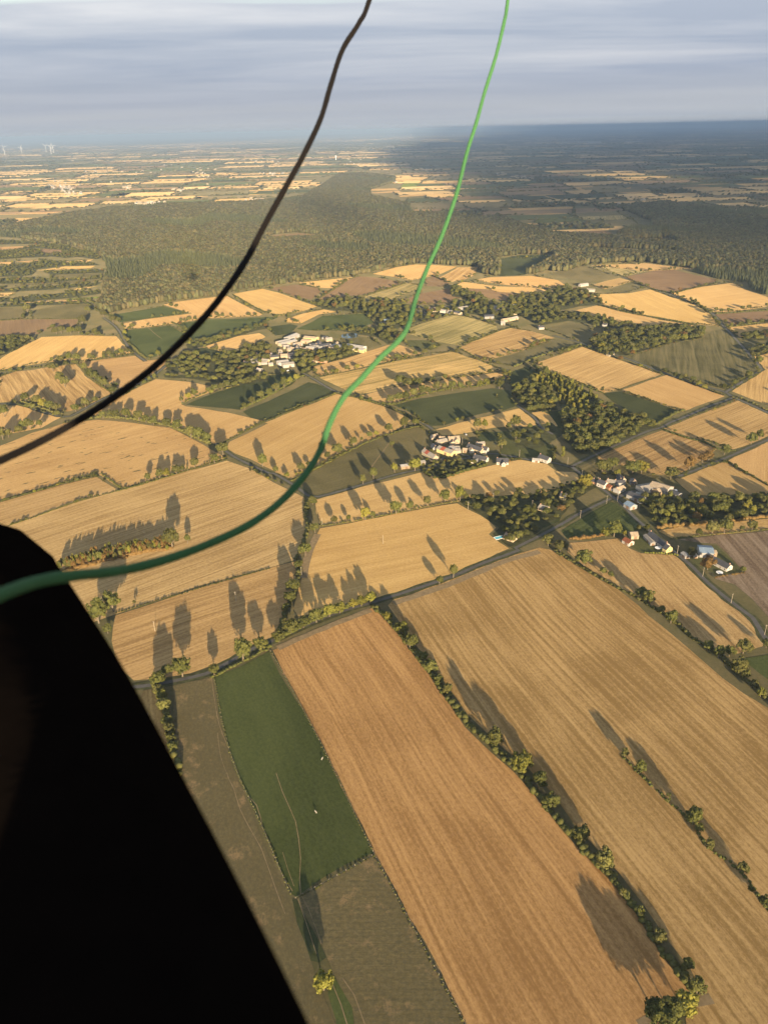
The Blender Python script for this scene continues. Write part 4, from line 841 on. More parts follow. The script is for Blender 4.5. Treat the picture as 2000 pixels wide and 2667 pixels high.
WOODS = [
 ('wood', 'wood patch at the inner bend of the forest on the left', 'A 380,5 620,10 640,50 600,60 480,45 400,52', 14, (2.6, 4.8), (4.5, 8.5)),
 ('wood', 'thin wood between the two golden strips on the left', 'A 250,62 330,72 590,86 620,96 400,101 230,122', 14, (2.6, 4.8), (4.5, 8.5)),
 ('wood', 'thin wood below the golden strips on the left', 'A 260,137 640,122 650,143 320,157', 14, (2.6, 4.8), (4.5, 8.5)),
 ('wood', 'trees along the left edge above the golden strips', 'A -100,10 240,0 250,25 100,55 -100,65', 14, (2.6, 4.8), (4.5, 8.5)),
 ('wood', 'wooded field edges at the left, nearest the forest', 'P -100,1085 200,1060 240,1075 300,1098 420,1080 600,1085 600,1100 400,1118 320,1110 100,1120 -100,1125', 14, (2.6, 4.8), (4.5, 8.5)),
 ('wood', 'upper wooded field edges left of the forest', 'P -100,1005 200,1015 420,1045 560,1085 420,1072 240,1058 100,1062 300,1030 0,1035 -100,1040', 14, (2.6, 4.8), (4.5, 8.5)),
 ('wood', 'hedge trees crossing the pastures at the far left', 'A -100,345 160,330 420,320 590,322 590,333 350,342 100,352 -100,358', 14, (2.6, 4.8), (4.5, 8.5)),  # proto, label, outline, spacing, crown radius range, height range
 ('wood', 'dense garden trees around the left village', 'A 1020,740 1150,640 1250,660 1420,650 1560,590 1659,560 B 60,570 130,600 110,700 60,740 20,760 A 1500,800 1300,760 1150,770', 11, (3.2, 6), (7, 13)),
 ('wood', 'tree belt on the right side of the left village', 'B 300,640 450,640 560,620 640,610 690,640 560,680 400,720 340,790 300,740 280,680', 9, (3.2, 5.5), (7, 13)),
 ('wood', 'trees between the left village and the lake', 'B 560,500 700,490 800,500 900,510 960,560 850,585 780,540 640,520', 11, (3.5, 6), (8, 14)),
 ('wood', 'wooded gardens of the upper village, left part', 'B 400,345 560,300 700,320 900,330 1000,340 1000,460 930,480 860,520 780,460 740,400 600,380 480,370', 13, (3.5, 6.5), (8, 15)),
 ('wood', 'wooded gardens of the upper village, right part', 'B 1000,390 1200,360 1350,310 1480,330 1659,370 1659,450 1560,440 1380,400 1240,395 1060,445 1000,460', 14, (3.2, 6), (7, 14)),
 ('wood', 'diagonal belt of trees below the brown fields', 'B 1240,240 1300,250 1420,300 1500,350 1420,350 1330,300 1250,290', 10, (4, 7), (10, 16)),
 ('wood', 'wooded strip behind the far right village', 'C 60,300 300,270 420,230 500,260 640,310 620,340 500,350 350,380 250,400 100,410 0,420', 13, (3.5, 6.5), (8, 14)),
 ('wood', 'trees in the dip right of the upper village', 'C 130,410 350,380 620,420 760,465 900,490 760,500 640,470 430,440 250,470', 11, (3.2, 6), (7, 13)),
 ('wood', 'dark wood with two roofs beside the olive field', 'C 560,580 680,520 850,500 960,490 1120,480 1250,500 1250,545 1060,575 900,620 780,655 640,640', 9, (4, 7), (9, 15)),
 ('poplar', 'bright yellow-green poplar plantation', 'C 200,800 300,770 520,860 640,930 640,980 540,1010 380,980 360,880 260,840', 8.2, (2.0, 2.9), (8, 11.5)),
 ('wood', 'dark wood wrapping the poplar plantation', 'C 70,860 200,810 260,850 340,900 360,990 250,1000 180,1010 130,950', 8, (3.5, 5.5), (8, 12)),
 ('wood', 'wood running down from the plantation to the road', 'C 380,1010 540,1020 650,960 800,1020 950,1085 G 980,20 900,50 800,100 700,150 620,170 560,200 480,190 400,110 390,60', 9, (3.5, 6.5), (8, 14)),
 ('wood', 'orchard of small round trees below the hamlet', 'E 1085,260 1200,225 1380,250 1470,255 1300,305 1160,335 1110,315', 7.5, (1.7, 3.0), (3.5, 6)),
 ('wood', 'wooded garden in the middle of the golden fields', 'E 1280,475 1659,440 G 150,455 330,420 480,370 560,360 600,400 560,420 460,480 400,560 280,640 180,720 60,770 E 1560,740 1500,690 1540,650 1440,580', 8.0, (1.8, 4.8), (3.5, 10)),
 ('wood', 'dark wooded garden right of the farm', 'G 880,480 1000,460 1180,470 1320,480 1480,450 1659,440 1780,470 1780,570 1500,600 1200,630 1000,640 930,620 860,560', 7.8, (2.2, 6), (4, 12)),
 ('wood', 'trees round the left end of the bocage strips', 'A -100,100 100,95 330,70 240,110 200,160 0,170 -100,170', 14, (2.6, 4.8), (4.5, 8.5)),
 ('wood', 'dark wooded belt left of the forest foot', 'A -100,310 100,300 400,265 640,250 640,270 430,300 200,318 0,325', 14, (2.6, 4.8), (4.5, 8.5)),
 ('wood', 'second wooded belt left of the forest', 'A -100,190 150,175 400,185 640,165 640,178 300,205 0,212', 14, (2.6, 4.8), (4.5, 8.5)),
 ('wood', 'third wooded belt left of the forest', 'A -100,245 200,235 420,215 640,200 600,220 300,250 0,262', 14, (2.6, 4.8), (4.5, 8.5)),
 ('wood', 'wooded bank left of the big golden field', 'A -120,580 60,555 200,540 180,575 60,635 -20,665 -120,690', 9, (4, 6.5), (8, 13)),
 ('wood', 'trees by the right edge beyond the golden fields', 'C 1490,530 1700,505 1780,520 1780,560 1500,560', 10, (4, 7), (8, 13)),
 ('wood', 'hedge trees at the right edge by the bend of the road', 'C 1530,640 1600,600 1780,590 1780,625 1660,640 1580,660', 11, (4, 6), (7, 11)),
 ('wood', 'trees along the street at the top of the hamlet', 'G 40,40 130,30 320,0 400,70 300,140 200,170 100,150', 22, (3, 5.5), (6, 11)),
 ('wood', 'trees behind the golden wedge above the left village', 'A 1150,570 1300,560 1420,520 1560,490 1659,450 1659,480 1450,540 1260,600 1160,610', 10, (3.2, 5.5), (7, 12)),
 ('wood', 'trees where the left village meets the dark paddocks', 'A 1010,770 1300,780 1500,810 1640,780 1659,810 1450,840 1200,800 1020,790', 9, (3, 5.5), (6, 11)),
]
FLOOR = plain('woodland_floor', (.050, .052, .024), .95, .05, .5, .15)  # dark undergrowth, with the shade under the trees put into its colour
for i, (key, lab, s, spc, cr, hr) in enumerate(WOODS):
    r = np.random.default_rng(300 + i); gp2 = gpath(s); X, Y = fill(gpoly(s), spc, r)
    cc = sum(gp2, Vector()) / len(gp2); fl = refine(gp2, 12, 1.5); fm = mesh('woodland_floor', [q - cc for q in fl], [tuple(range(len(fl)))], FLOOR)
    if fm.polygons[0].normal.z < 0: fm.flip_normals()
    tag(link('woodland_floor', fm, loc=(cc.x, cc.y, .048 + .0008 * i + (.12 if cc.length > 1600 else 0))), kind='structure')
    k = r.random(len(X)) < .86; X, Y = X[k], Y[k]
    a = r.uniform(*cr, len(X)); h = r.uniform(*hr, len(X)) * (.75 + .25 * (a - cr[0]) / (cr[1] - cr[0]))
    idx = r.choice(6, len(X), p=[.23, .23, .23, .23, .06, .02]) if key == 'wood' else None
    scatter('poplar_plantation' if key == 'poplar' else 'woodland', key, np.stack([X, Y, np.zeros(len(X))], 1), np.stack([a, a, h], 1), lab, 'woodland', None, idx, i)

r = np.random.default_rng(901); c = catmull(gpath('D 390,905 500,872 600,845 700,822 850,790 950,772 1060,765'), 1.0); P_ = []; S_ = []
for q in c:
    for k in range(3):
        P_.append((q.x + r.normal() * 1.6, q.y + r.normal() * 4.2, 0)); a = r.uniform(1.1, 2.0); S_.append((a, a, r.uniform(6.0, 10.0)))
scatter('copse', 'wood', P_, S_, 'long brown and yellow copse of saplings in the straw field', 'copse', None, r.choice(6, len(P_), p=[.12, .1, .1, .1, .2, .38]), 5)

# bushes and saplings along the field edges of the middle distance
r = np.random.default_rng(444); P_ = []; S_ = []
for poly, tk in FIELD_POLYS:
    for i in range(len(poly)):
        a, b = poly[i], poly[(i + 1) % len(poly)]; m_ = (a + b) / 2; d = np.hypot(*m_); L = np.hypot(*(b - a))
        if d < 760 or d > 4200 or L < 25: continue
        dens = .30 if d < 1150 else .55
        if r.random() < (.40 if d > 1150 else .55): continue
        nn = np.array([-(b - a)[1], (b - a)[0]]) / L
        t = 0.0
        while t < L:
            t += r.uniform(2.5, 6.0) * (1 if d < 1800 else 1.5)
            if math.sin(t * .045 + i * 2.1) + r.normal() * .6 > dens * 1.2: continue
            p = a + (b - a) * min(1, t / L) + nn * r.normal() * 1.2
            big = r.random() < (0 if d < 1150 else .14); q = r.uniform(1.1, 2.2) if not big else r.uniform(2.6, 4.6)
            P_.append((p[0], p[1], 0)); S_.append((q, q, q * r.uniform(1.1, 1.8) if not big else r.uniform(6, 10)))
scatter('hedge_bushes', 'wood', P_, S_, 'bushes and saplings lining the field edges in the middle distance', 'bush', None, r.choice(6, len(P_), p=[.23, .23, .23, .21, .07, .03]), 6)
# ------------------------------------------------------------------ far farmland, hedges and woods out to the horizon
LIM = [(-900, 605), (0, 592), (105, 575), (180, 558), (300, 540), (440, 533), (600, 530), (790, 512), (840, 480), (880, 455), (1030, 464), (1060, 535), (1090, 558), (1240, 575), (1300, 568), (1370, 588), (1480, 597), (1600, 600), (1612, 560), (1640, 545), (1720, 530), (1790, 537), (2000, 550), (2900, 560)]
def ylim(px): return np.interp(px, [a for a, b in LIM], [b for a, b in LIM])

def patch_mat():
    m, n = new_mat('far_fields')
    c = n('ShaderNodeAttribute', attribute_type='GEOMETRY', attribute_name='crop').outputs['Color']
    g = n('ShaderNodeNewGeometry').outputs['Position']
    k = n.ramp(n.noise(g, 0.02, 4, 0.6), 0.3, 0.7, 0.8, 1.15)
    c = n.mix(1.0, c, n('ShaderNodeCombineColor', {0: k, 1: k, 2: k}).outputs[0], 'MULTIPLY')
    finish(n, c, 0.95, 0.05, None, 1.0)
    return m

def far_land():
    r = np.random.default_rng(21)
    V, F, CO = [], [], []
    HP, HS, HR = [], [], []          # hedges
    WP, WS = [], []                  # woods
    fieldpx = [(p[:, 0].mean(), p[:, 1].mean()) for p, t in FIELD_POLYS]
    y = 1900.0
    pal = [TINT['gold'], TINT['straw'], TINT['tan'], TINT['brown'], TINT['olive'], TINT['green'], TINT['dgreen'], TINT['dry']]
    row = 0
    while y < 62000:
        g = max(1.0, y / 4200.0)
        dy = r.uniform(130, 270) * g ** 0.80
        wx = 300 * g ** 0.66
        half = y * 0.62 + 800
        x = -half + r.uniform(0, wx)
        row += 1
        while x < half:
            cw = wx * r.uniform(.55, 1.6)
            slope = 0.10 * math.sin(x * .0004 + row * .05) + .06
            yc = y + slope * (x) * 0.35 + 260 * g * math.sin(x * .00035 / g ** .5 + 1.7) + r.normal() * dy * .18
            q = topx(x + cw / 2, yc)
            if yc > 1500 and -260 < q[0] < 2260 and q[1] < ylim(q[0]) - 1.5:
                ins = 4 * g ** .5; jx = r.normal(size=4) * 22 * g ** .6; jy = r.normal(size=4) * 14 * g ** .6
                quad = [(x + ins + jx[0], yc - dy * .5 + ins + jy[0] - slope * cw * .5), (x + cw - ins + jx[1], yc - dy * .5 + ins + jy[1] + slope * cw * .5),
                        (x + cw - ins + jx[2], yc + dy * .5 - ins + jy[2] + slope * cw * .5), (x + ins + jx[3], yc + dy * .5 - ins + jy[3] - slope * cw * .5)]
                wn = math.sin(x * .00075 / g ** .4 + 2) * math.sin(yc * .0006 / g ** .4 + .7) + .5 * r.normal()
                right = q[0] > 1150
                b = len(V); V += [(a, c, 0.3 + .02 * (row % 5)) for a, c in quad]; F.append((b, b + 1, b + 2, b + 3))
                if wn > (0.80 if not right else .84):
                    CO.append(TINT['dgreen']); nt = int(min(60, cw * dy / (220 * g ** 1.5)))
                    t = r.random((nt, 2)); qa = np.array(quad)
                    P = (qa[0] * (1 - t[:, :1]) + qa[1] * t[:, :1]) * (1 - t[:, 1:]) + (qa[3] * (1 - t[:, :1]) + qa[2] * t[:, :1]) * t[:, 1:]
                    for p in P: WP.append((p[0], p[1], 0)); s = r.uniform(7, 12) * g ** .6; WS.append((s, s, r.uniform(10, 16)))
                else:
                    k = r.choice(8, p=[.10, .09, .13, .11, .20, .15, .12, .10]); c = np.array(pal[k]) * r.uniform(.75, 1.05); CO.append(tuple(c))
                for e in ((0, 1), (3, 0), (1, 2)):
                    if r.random() < (.15 if e != (0, 1) else .06): continue
                    a, c = np.array(quad[e[0]]), np.array(quad[e[1]]); L = np.hypot(*(c - a)); d = (c - a) / L; nn = np.array([-d[1], d[0]])
                    st = 17 * g ** .95; k = max(1, int(L / st))
                    for i in range(k):
                        if r.random() < .20: continue
                        p = a + (c - a) * (i + r.random()) / k - nn * ins * 1.2 * (1 if e == (0, 1) else 0)
                        HP.append((p[0], p[1], 0)); big = r.random() < .28
                        HS.append((st * r.uniform(.40, .85), r.uniform(3.2, 6) * g ** .45, r.uniform(3, 6.0) if not big else r.uniform(7, 12))); HR.append(math.atan2(d[1], d[0]))
            x += cw
        y += dy
    me = mesh('farmland', V, F, patch_mat())
    a = me.color_attributes.new('crop', 'FLOAT_COLOR', 'CORNER')
    a.data.foreach_set('color', np.repeat(np.concatenate([np.array(CO), np.ones((len(CO), 1))], 1), 4, axis=0).astype(np.float32).ravel())
    tag(link('farmland', me), kind='structure')
    HP = np.array(HP); HS = np.array(HS); HR = np.array(HR)
    keep = np.ones(len(HP), bool)
    for poly, tk in FIELD_POLYS:
        if np.hypot(*poly.mean(0)) > 1500: keep &= ~inside(poly, HP[:, 0], HP[:, 1])
    scatter('far_hedgerow', 'far', HP[keep], HS[keep], 'distant hedgerows and field trees fading to the horizon', 'hedge', HR[keep], None, 3)
    scatter('far_woodland', 'far', WP, WS, 'distant woods between the far fields', 'woodland', None, None, 4)
    print('far', len(F), len(HP), len(WP))
far_land()

# low hills on the skyline
def hills():
    r = np.random.default_rng(9); vs = []; fs = []; n = 160; rows = [0.0, .25, .5, .75, 1.0]
    for i in range(n):
        a = math.radians(-44 + 88 * i / (n - 1))
        hgt = 30 + 26 * math.sin(a * 7 + 1) + 18 * math.sin(a * 19 + 2) + 12 * math.sin(a * 43) + 60 * math.exp(-((a - .02) / .16) ** 2) + r.uniform(-4, 4)
        for k, t in enumerate(rows):
            d = 52000 + 9000 * t; z = max(0, hgt) * math.sin(math.pi * min(1, t * 1.0)) if 0 < t < 1 else -1
            vs.append((d * math.sin(a), d * math.cos(a), z))
    m = len(rows)
    for i in range(n - 1):
        for k in range(m - 1): fs.append((i * m + k, (i + 1) * m + k, (i + 1) * m + k + 1, i * m + k + 1))
    tag(link('hills', mesh('hills', vs, fs, plain('hill_woods', (.06, .065, .035), .95, .05, .4, .0006), True)), kind='structure')
hills()

# ------------------------------------------------------------------ buildings
WM = dict(cream=plain('cream_render', (.38, .32, .22), .85, .2, .12, .7), white=plain('white_render', (.43, .40, .35), .85, .2, .10, .7), stone=plain('rubble_stone', (.40, .32, .22), .9, .1, .3, 1.6),
          wood=plain('weathered_boards', (.30, .22, .14), .9, .1, .3, 1.0), metal=plain('pale_sheeting', (.30, .29, .27), .7, .3, .12, .4), brick=plain('brick', (.36, .20, .12), .9, .1, .25, 1.5), yellow=plain('yellow_render', (.50, .41, .19), .85, .2, .1, .7))
def roof_mat(name, col, rough, spec):
    m, n = new_mat(name)
    tcn = n('ShaderNodeTexCoord').outputs['Object']
    f = n.noise(tcn, .6, 4, .65); wv = n('ShaderNodeTexWave', {'Vector': tcn, 'Scale': 1.6, 'Distortion': .6, 'Detail': 1.0}, bands_direction='X').outputs['Fac']
    k = n.math('ADD', n.ramp(f, .3, .7, .72, 1.2), n.ramp(wv, 0, 1, -.08, .08))
    c = n.mix(1.0, (*col, 1), n('ShaderNodeCombineColor', {0: k, 1: k, 2: k}).outputs[0], 'MULTIPLY')
    finish(n, c, rough, spec)
    return m
RM = dict(slate=roof_mat('slate_roof', (.060, .060, .066), .6, .4), grey=roof_mat('fibre_cement_roof', (.25, .23, .20), .9, .1), red=roof_mat('red_roof', (.26, .075, .045), .85, .15), tan=roof_mat('old_sheet_roof', (.33, .265, .19), .9, .1),
          white=roof_mat('pale_sheet_roof', (.30, .285, .26), .6, .3), blue=roof_mat('blue_sheet_roof', (.17, .23, .30), .5, .4), rust=roof_mat('rusty_roof', (.20, .075, .04), .9, .1))
GLASS = plain('window_glass', (.05, .055, .06), .15, .6, .05); DOORM = plain('painted_door', (.20, .13, .08), .6, .3, .1); CHIM = plain('chimney_brick', (.42, .26, .18), .9, .1, .2, 2.0)
WMESH = MB().box(-.5, .5, -.04, .04, 0, 1.25).mesh('window', GLASS); DMESH = MB().box(-.5, .5, -.04, .04, 0, 2.1).mesh('door', DOORM)

def house(s, wd, wh, rh, wall, roof, label, cat='house', windows=True, group=None, chim=1, name=None, red=False):
    q = rd(s); top = wh + rh
    a = ground(q[0][0], q[0][1], top); b = ground(q[1][0], q[1][1], top)
    c = (a + b) / 2; L = max(4.0, (b - a).length); ang = math.atan2(b.y - a.y, b.x - a.x)
    o = link(name or {'barn': 'barn', 'shed': 'shed'}.get(cat, 'house'), None, loc=(c.x, c.y, 0)); o.rotation_euler.z = ang
    l, w2 = L / 2, wd / 2
    m = MB()
    m.add([(-l, -w2, -.3), (l, -w2, -.3), (l, w2, -.3), (-l, w2, -.3), (-l, -w2, wh), (l, -w2, wh), (l, w2, wh), (-l, w2, wh), (-l, 0, top - .1), (l, 0, top - .1)],
          [(0, 1, 5, 4), (2, 3, 7, 6), (1, 2, 6, 9, 5), (3, 0, 4, 8, 7), (3, 2, 1, 0)])
    link('wall', m.mesh('wall', WM[wall]), o)
    e = .35; t = .22; k = rh / w2; m = MB()
    yo, zo = w2 + e, wh - e * k
    for sgn in (1, -1):
        vs = [(-l - .3, sgn * yo, zo), (l + .3, sgn * yo, zo), (l + .3, 0, top), (-l - .3, 0, top)]
        m.add(vs + [(x, y, z + t) for x, y, z in vs], [(0, 1, 2, 3), (7, 6, 5, 4), (0, 4, 5, 1), (1, 5, 6, 2), (2, 6, 7, 3), (3, 7, 4, 0)])
    rf = link('roof', m.mesh('roof', RM[roof]), o)
    if red:
        m = MB()
        for sgn in (-1,):
            x0, x1 = -l * .55, -l * .05
            vs = [(x0, sgn * (yo - .2), zo + t + .02 + .2 * k), (x1, sgn * (yo - .2), zo + t + .02 + .2 * k), (x1, 0, top + t + .02), (x0, 0, top + t + .02)]
            m.add(vs + [(x, y, z + .08) for x, y, z in vs], [(0, 1, 2, 3), (7, 6, 5, 4), (0, 4, 5, 1), (1, 5, 6, 2), (2, 6, 7, 3), (3, 7, 4, 0)])
        tag(link('roof_panel', m.mesh('roof_panel', RM['red']), rf), 'red sheets on the grey roof')
    if cat == 'house' and chim:
        for i in range(chim):
            x = (-l + .8) if i == 0 else (l - .8)
            link('chimney', MB().box(x - .4, x + .4, -.35, .35, top - .8, top + 1.1).mesh('chimney', CHIM), rf)
    if windows and cat == 'house':
        n = max(1, int(L / 3.6))
        for sgn in (-1, 1):
            for i in range(n):
                x = -l + L * (i + .5) / n
                wdo = link('door' if (i == n // 2) else 'window', DMESH if i == n // 2 else WMESH, o, (x, sgn * (w2 + .02), .02 if i == n // 2 else .95))
        for sgn in (-1, 1):
            wdo = link('window', WMESH, o, (sgn * (l + .02), 0, wh * .5)); wdo.rotation_euler.z = math.pi / 2
    elif cat != 'house':
        dm = link('door', MB().box(-1.6, 1.6, -.05, .05, 0, min(3.2, wh - .4)).mesh('barn_door', DOORM), o, (l * .2, -(w2 + .03), 0))
        dm = link('door', MB().box(-1.4, 1.4, -.05, .05, 0, min(3.0, wh - .4)).mesh('barn_door', DOORM), o, ((l + .03), 0, 0)); dm.rotation_euler.z = math.pi / 2
    tag(o, label, cat, group)
    return o
HG = 'houses of the central hamlet'
house('S 130,350 285,445', 8, 4.2, 3, 'cream', 'grey', 'leftmost long stone house of the hamlet with a rusty patch on its roof', chim=2, group=HG, red=True)
house('S 295,240 425,212', 7, 3, 2.4, 'cream', 'grey', 'low cream house with moss-grey roof at the upper left of the hamlet', group=HG)
house('S 450,195 600,180', 9, 4.5, 2.8, 'cream', 'tan', 'cream house with mottled tan roof at the top of the hamlet', group=HG)
house('S 545,175 570,225', 6, 4.5, 2.6, 'cream', 'tan', 'small gabled cream wing at the top of the hamlet', group=HG, chim=0)
house('S 330,310 530,380', 10, 4.5, 2.6, 'yellow', 'grey', 'barn with grey roof crossed by red sheets in the hamlet', 'barn', red=True)
house('S 480,315 570,350', 8, 4, 1.6, 'white', 'white', 'white barn with pale sheet roof in the middle of the hamlet', 'barn')
house('S 650,345 705,350', 6, 3, 1.8, 'cream', 'tan', 'little cream outbuilding between the hamlet lanes', 'shed')
house('S 725,280 915,345', 7.5, 3.6, 3, 'cream', 'slate', 'long slate-roofed farmhouse on the upper hamlet street', chim=2, group=HG)
house('S 905,320 985,335', 7.5, 3.8, 3, 'white', 'slate', 'gabled white end house of the long slate row', group=HG)
house('S 805,430 980,468', 7.5, 3.4, 2.8, 'white', 'slate', 'slate-roofed row house on the lower hamlet street', chim=2, group=HG)
house('S 1105,480 1265,485', 9, 3.2, 3.4, 'white', 'slate', 'new white bungalow with dark slate roof at the right end of the hamlet', group=HG)
house('S 1185,490 1200,535', 5, 3.2, 2.6, 'white', 'slate', 'white front gable of the bungalow at the hamlet end', group=HG, chim=0)
house('S 760,500 850,505', 6, 2.6, 1.2, 'white', 'white', 'low white garage below the slate row', 'shed')
house('S 60,520 135,510', 7, 3.2, 1.2, 'metal', 'grey', 'open grey shed beside the broad oak left of the hamlet', 'shed')
house('S 250,165 300,150', 5, 2.6, 1.4, 'wood', 'tan', 'small wooden shed above the hamlet', 'shed')
house('E 930,262 985,255', 7, 3.4, 1.2, 'wood', 'white', 'pale-roofed open field shed in the olive paddock', 'shed')
house('G 250,195 310,215', 8, 4, 3, 'white', 'slate', 'white gabled house above the bend of the hamlet street')
house('G 205,220 250,225', 6, 2.6, 1.4, 'white', 'white', 'long white garage beside the bend house', 'shed')
house('G 380,432 415,440', 7, 3.5, 3, 'yellow', 'slate', 'small yellow gabled house hidden in the wooded garden')
house('G 250,505 300,520', 8, 3, 2.2, 'stone', 'grey', 'grey-roofed cottage in the clearing of the wooded garden')
house('E 1580,680 1640,700', 8, 3.2, 2.4, 'stone', 'tan', 'tan-roofed cottage with a pool at the tip of the golden field')
# the farm at the crossroads
house('T 230,240 300,262', 6, 3, 2, 'brick', 'slate', 'brick cottage at the roadside above the crossroads')
house('T 310,245 410,285', 7, 4.5, 3, 'white', 'slate', 'tall white house above the crossroads', chim=2)
house('T 420,245 530,262', 7, 3.2, 2.2, 'yellow', 'grey', 'yellow cottage behind the tall white house')
house('T 410,300 480,335', 6, 3, 2, 'brick', 'rust', 'maroon-roofed outbuilding beside the tall white house', 'shed')
house('T 1030,275 1270,350', 16, 5.5, 3, 'metal', 'tan', 'largest barn of the farm with broad tan roof', 'barn')
house('T 860,345 1060,310', 14, 4.5, 1.8, 'metal', 'grey', 'low grey barn with a white skylight strip', 'barn')
house('T 1080,380 1200,350', 10, 4.2, 2, 'wood', 'tan', 'patched tan-roofed barn in the farmyard', 'barn')
house('T 720,410 930,495', 9, 4, 2.2, 'metal', 'slate', 'long dark-roofed shed beside the farm road', 'barn')
house('T 815,420 875,440', 7, 3.6, 1.4, 'white', 'white', 'white-roofed box shed in the farmyard', 'shed')
house('T 690,540 780,590', 9, 3.6, 2.2, 'metal', 'blue', 'blue-grey roofed shed at the roadside', 'barn')
house('T 1260,390 1400,440', 8, 4, 1.2, 'metal', 'slate', 'open dark lean-to at the right of the farmyard', 'shed')
house('T 730,265 800,280', 5, 2.4, 1.2, 'metal', 'slate', 'small dark hut behind the tall white house', 'shed')
house('T 725,965 825,960', 9, 3.4, 2, 'cream', 'tan', 'cream shed with tan roof beside the green triangle', 'barn')
house('T 660,1030 750,1080', 7, 3.2, 2, 'white', 'rust', 'white-fronted shed with rusty red roof', 'shed')
house('T 1000,950 1230,1110', 7.5, 3.4, 3, 'white', 'slate', 'long slate-roofed farmhouse along the road', chim=2)
house('T 1215,1120 1265,1150', 7.5, 3.8, 3.2, 'yellow', 'slate', 'yellow gabled end of the roadside farmhouse', chim=1)
house('T 940,990 1040,1100', 5, 2.6, 1.0, 'metal', 'grey', 'low grey lean-to behind the roadside farmhouse', 'shed')
house('U 910,310 1060,320', 14, 5, 1.8, 'metal', 'blue', 'blue sheet barn beside the ploughed field', 'barn')
house('U 990,345 1095,345', 7, 4, 1.0, 'wood', 'tan', 'lean-to with tan roof on the blue barn', 'shed')
house('U 1065,405 1250,500', 7.5, 3.4, 2.8, 'white', 'slate', 'long white house with dark roof and yellow-lit gable', chim=2)
house('U 740,360 790,400', 5, 2.6, .8, 'metal', 'white', 'pale carport by the road', 'shed')
house('U 855,375 880,400', 4, 2.4, .8, 'white', 'white', 'small white hut by the blue barn', 'shed')
# the left village
VG = 'buildings of the left village'
vill = [('W 590,215 700,170', 15, 4.5, 2.2, 'metal', 'white', 'barn', 'pale barn nearest the green meadow'), ('W 470,270 610,238', 12, 4, 2, 'cream', 'white', 'barn', 'first of two parallel cream barns'),
 ('W 500,290 690,245', 12, 4, 2, 'cream', 'white', 'barn', 'second of two parallel cream barns'), ('W 800,205 950,218', 13, 4.5, 2, 'yellow', 'tan', 'barn', 'yellow-ended barn with tan roof'),
 ('W 770,245 870,255', 11, 4, 2, 'cream', 'tan', 'barn', 'lower tan-roofed barn beside the yellow-ended one'), ('W 820,330 940,335', 12, 4, 1.8, 'cream', 'white', 'barn', 'cream barn in front of the dark sheds'),
 ('W 870,300 1000,280', 12, 4, 1.8, 'metal', 'slate', 'barn', 'dark-roofed shed, left one of the row'), ('W 960,315 1090,290', 12, 4, 1.8, 'metal', 'slate', 'barn', 'dark-roofed shed, right one of the row'),
 ('W 1150,300 1270,325', 14, 4.5, 1.8, 'metal', 'white', 'barn', 'wide pale-roofed hall right of the dark sheds'), ('W 1240,312 1400,345', 12, 4.5, 1.8, 'metal', 'slate', 'barn', 'dark hall in the middle of the long halls'),
 ('W 1310,298 1520,330', 12, 5, 1.6, 'white', 'white', 'barn', 'longest white hall at the right end of the left village'), ('W 1380,340 1520,365', 10, 5, 1.2, 'yellow', 'white', 'barn', 'yellow-walled end hall of the left village'),
 ('W 470,505 600,490', 16, 5, 2, 'white', 'white', 'barn', 'white workshop hall at the lower edge of the left village'), ('W 530,530 665,515', 14, 5, 2, 'white', 'grey', 'barn', 'grey-roofed bay of the workshop hall'),
 ('W 385,440 485,430', 8, 4, 2.6, 'cream', 'slate', 'house', 'cream house with a dark roof left of the village street'), ('W 510,425 595,420', 8, 4, 2.6, 'cream', 'tan', 'house', 'cream house above the workshop hall'),
 ('W 70,510 150,520', 8, 4.4, 3, 'white', 'slate', 'house', 'leftmost white house of the left village'), ('W 130,490 180,480', 7, 4, 2.6, 'cream', 'grey', 'house', 'grey-roofed house behind the leftmost white house'),
 ('W 290,480 370,485', 8, 4, 2.6, 'yellow', 'grey', 'house', 'yellow house below the garden trees'), ('W 210,470 260,490', 8, 4, 3, 'white', 'slate', 'house', 'dark slate house among garden trees'),
 ('W 670,385 710,400', 8, 4, 3, 'cream', 'slate', 'house', 'tall cream house at the village crossing'), ('W 750,415 800,425', 8, 4, 2.8, 'white', 'slate', 'house', 'blue-shaded house right of the crossing'),
 ('W 815,415 865,420', 8, 4, 2.8, 'white', 'slate', 'house', 'rightmost slate house of the village crossing'), ('W 595,350 625,345', 7, 4, 2.6, 'cream', 'grey', 'house', 'small cream house under the parallel barns'),
 ('W 635,340 680,345', 7, 4, 2.6, 'cream', 'tan', 'house', 'tan-roofed house under the parallel barns'), ('W 700,335 755,340', 7, 4, 2.6, 'cream', 'grey', 'house', 'third house under the parallel barns'),
 ('W 540,318 610,312', 7, 4, 2.2, 'cream', 'white', 'house', 'flat pale house at the foot of the barns'), ('W 1025,205 1070,212', 9, 3.6, 1.6, 'metal', 'slate', 'shed', 'dark shed by the village pond'),
 ('W 1050,230 1125,222', 9, 4, 2.4, 'cream', 'white', 'house', 'cream house by the village pond'), ('W 890,485 960,492', 7, 3, 1.8, 'cream', 'tan', 'shed', 'tan shed at the edge of the stubble field'),
 ('W 970,490 1070,495', 7, 3, 1.8, 'brick', 'tan', 'shed', 'long shed at the edge of the stubble field'), ('W 365,530 420,525', 7, 3, 2, 'cream', 'white', 'house', 'low pale house left of the workshop hall'),
 ('W 230,590 290,598', 6, 3, 2, 'cream', 'white', 'house', 'lowest pale house of the left village'), ('W 680,290 755,275', 12, 4, 1.8, 'metal', 'tan', 'barn', 'tan barn between the parallel barns and the dark sheds')]
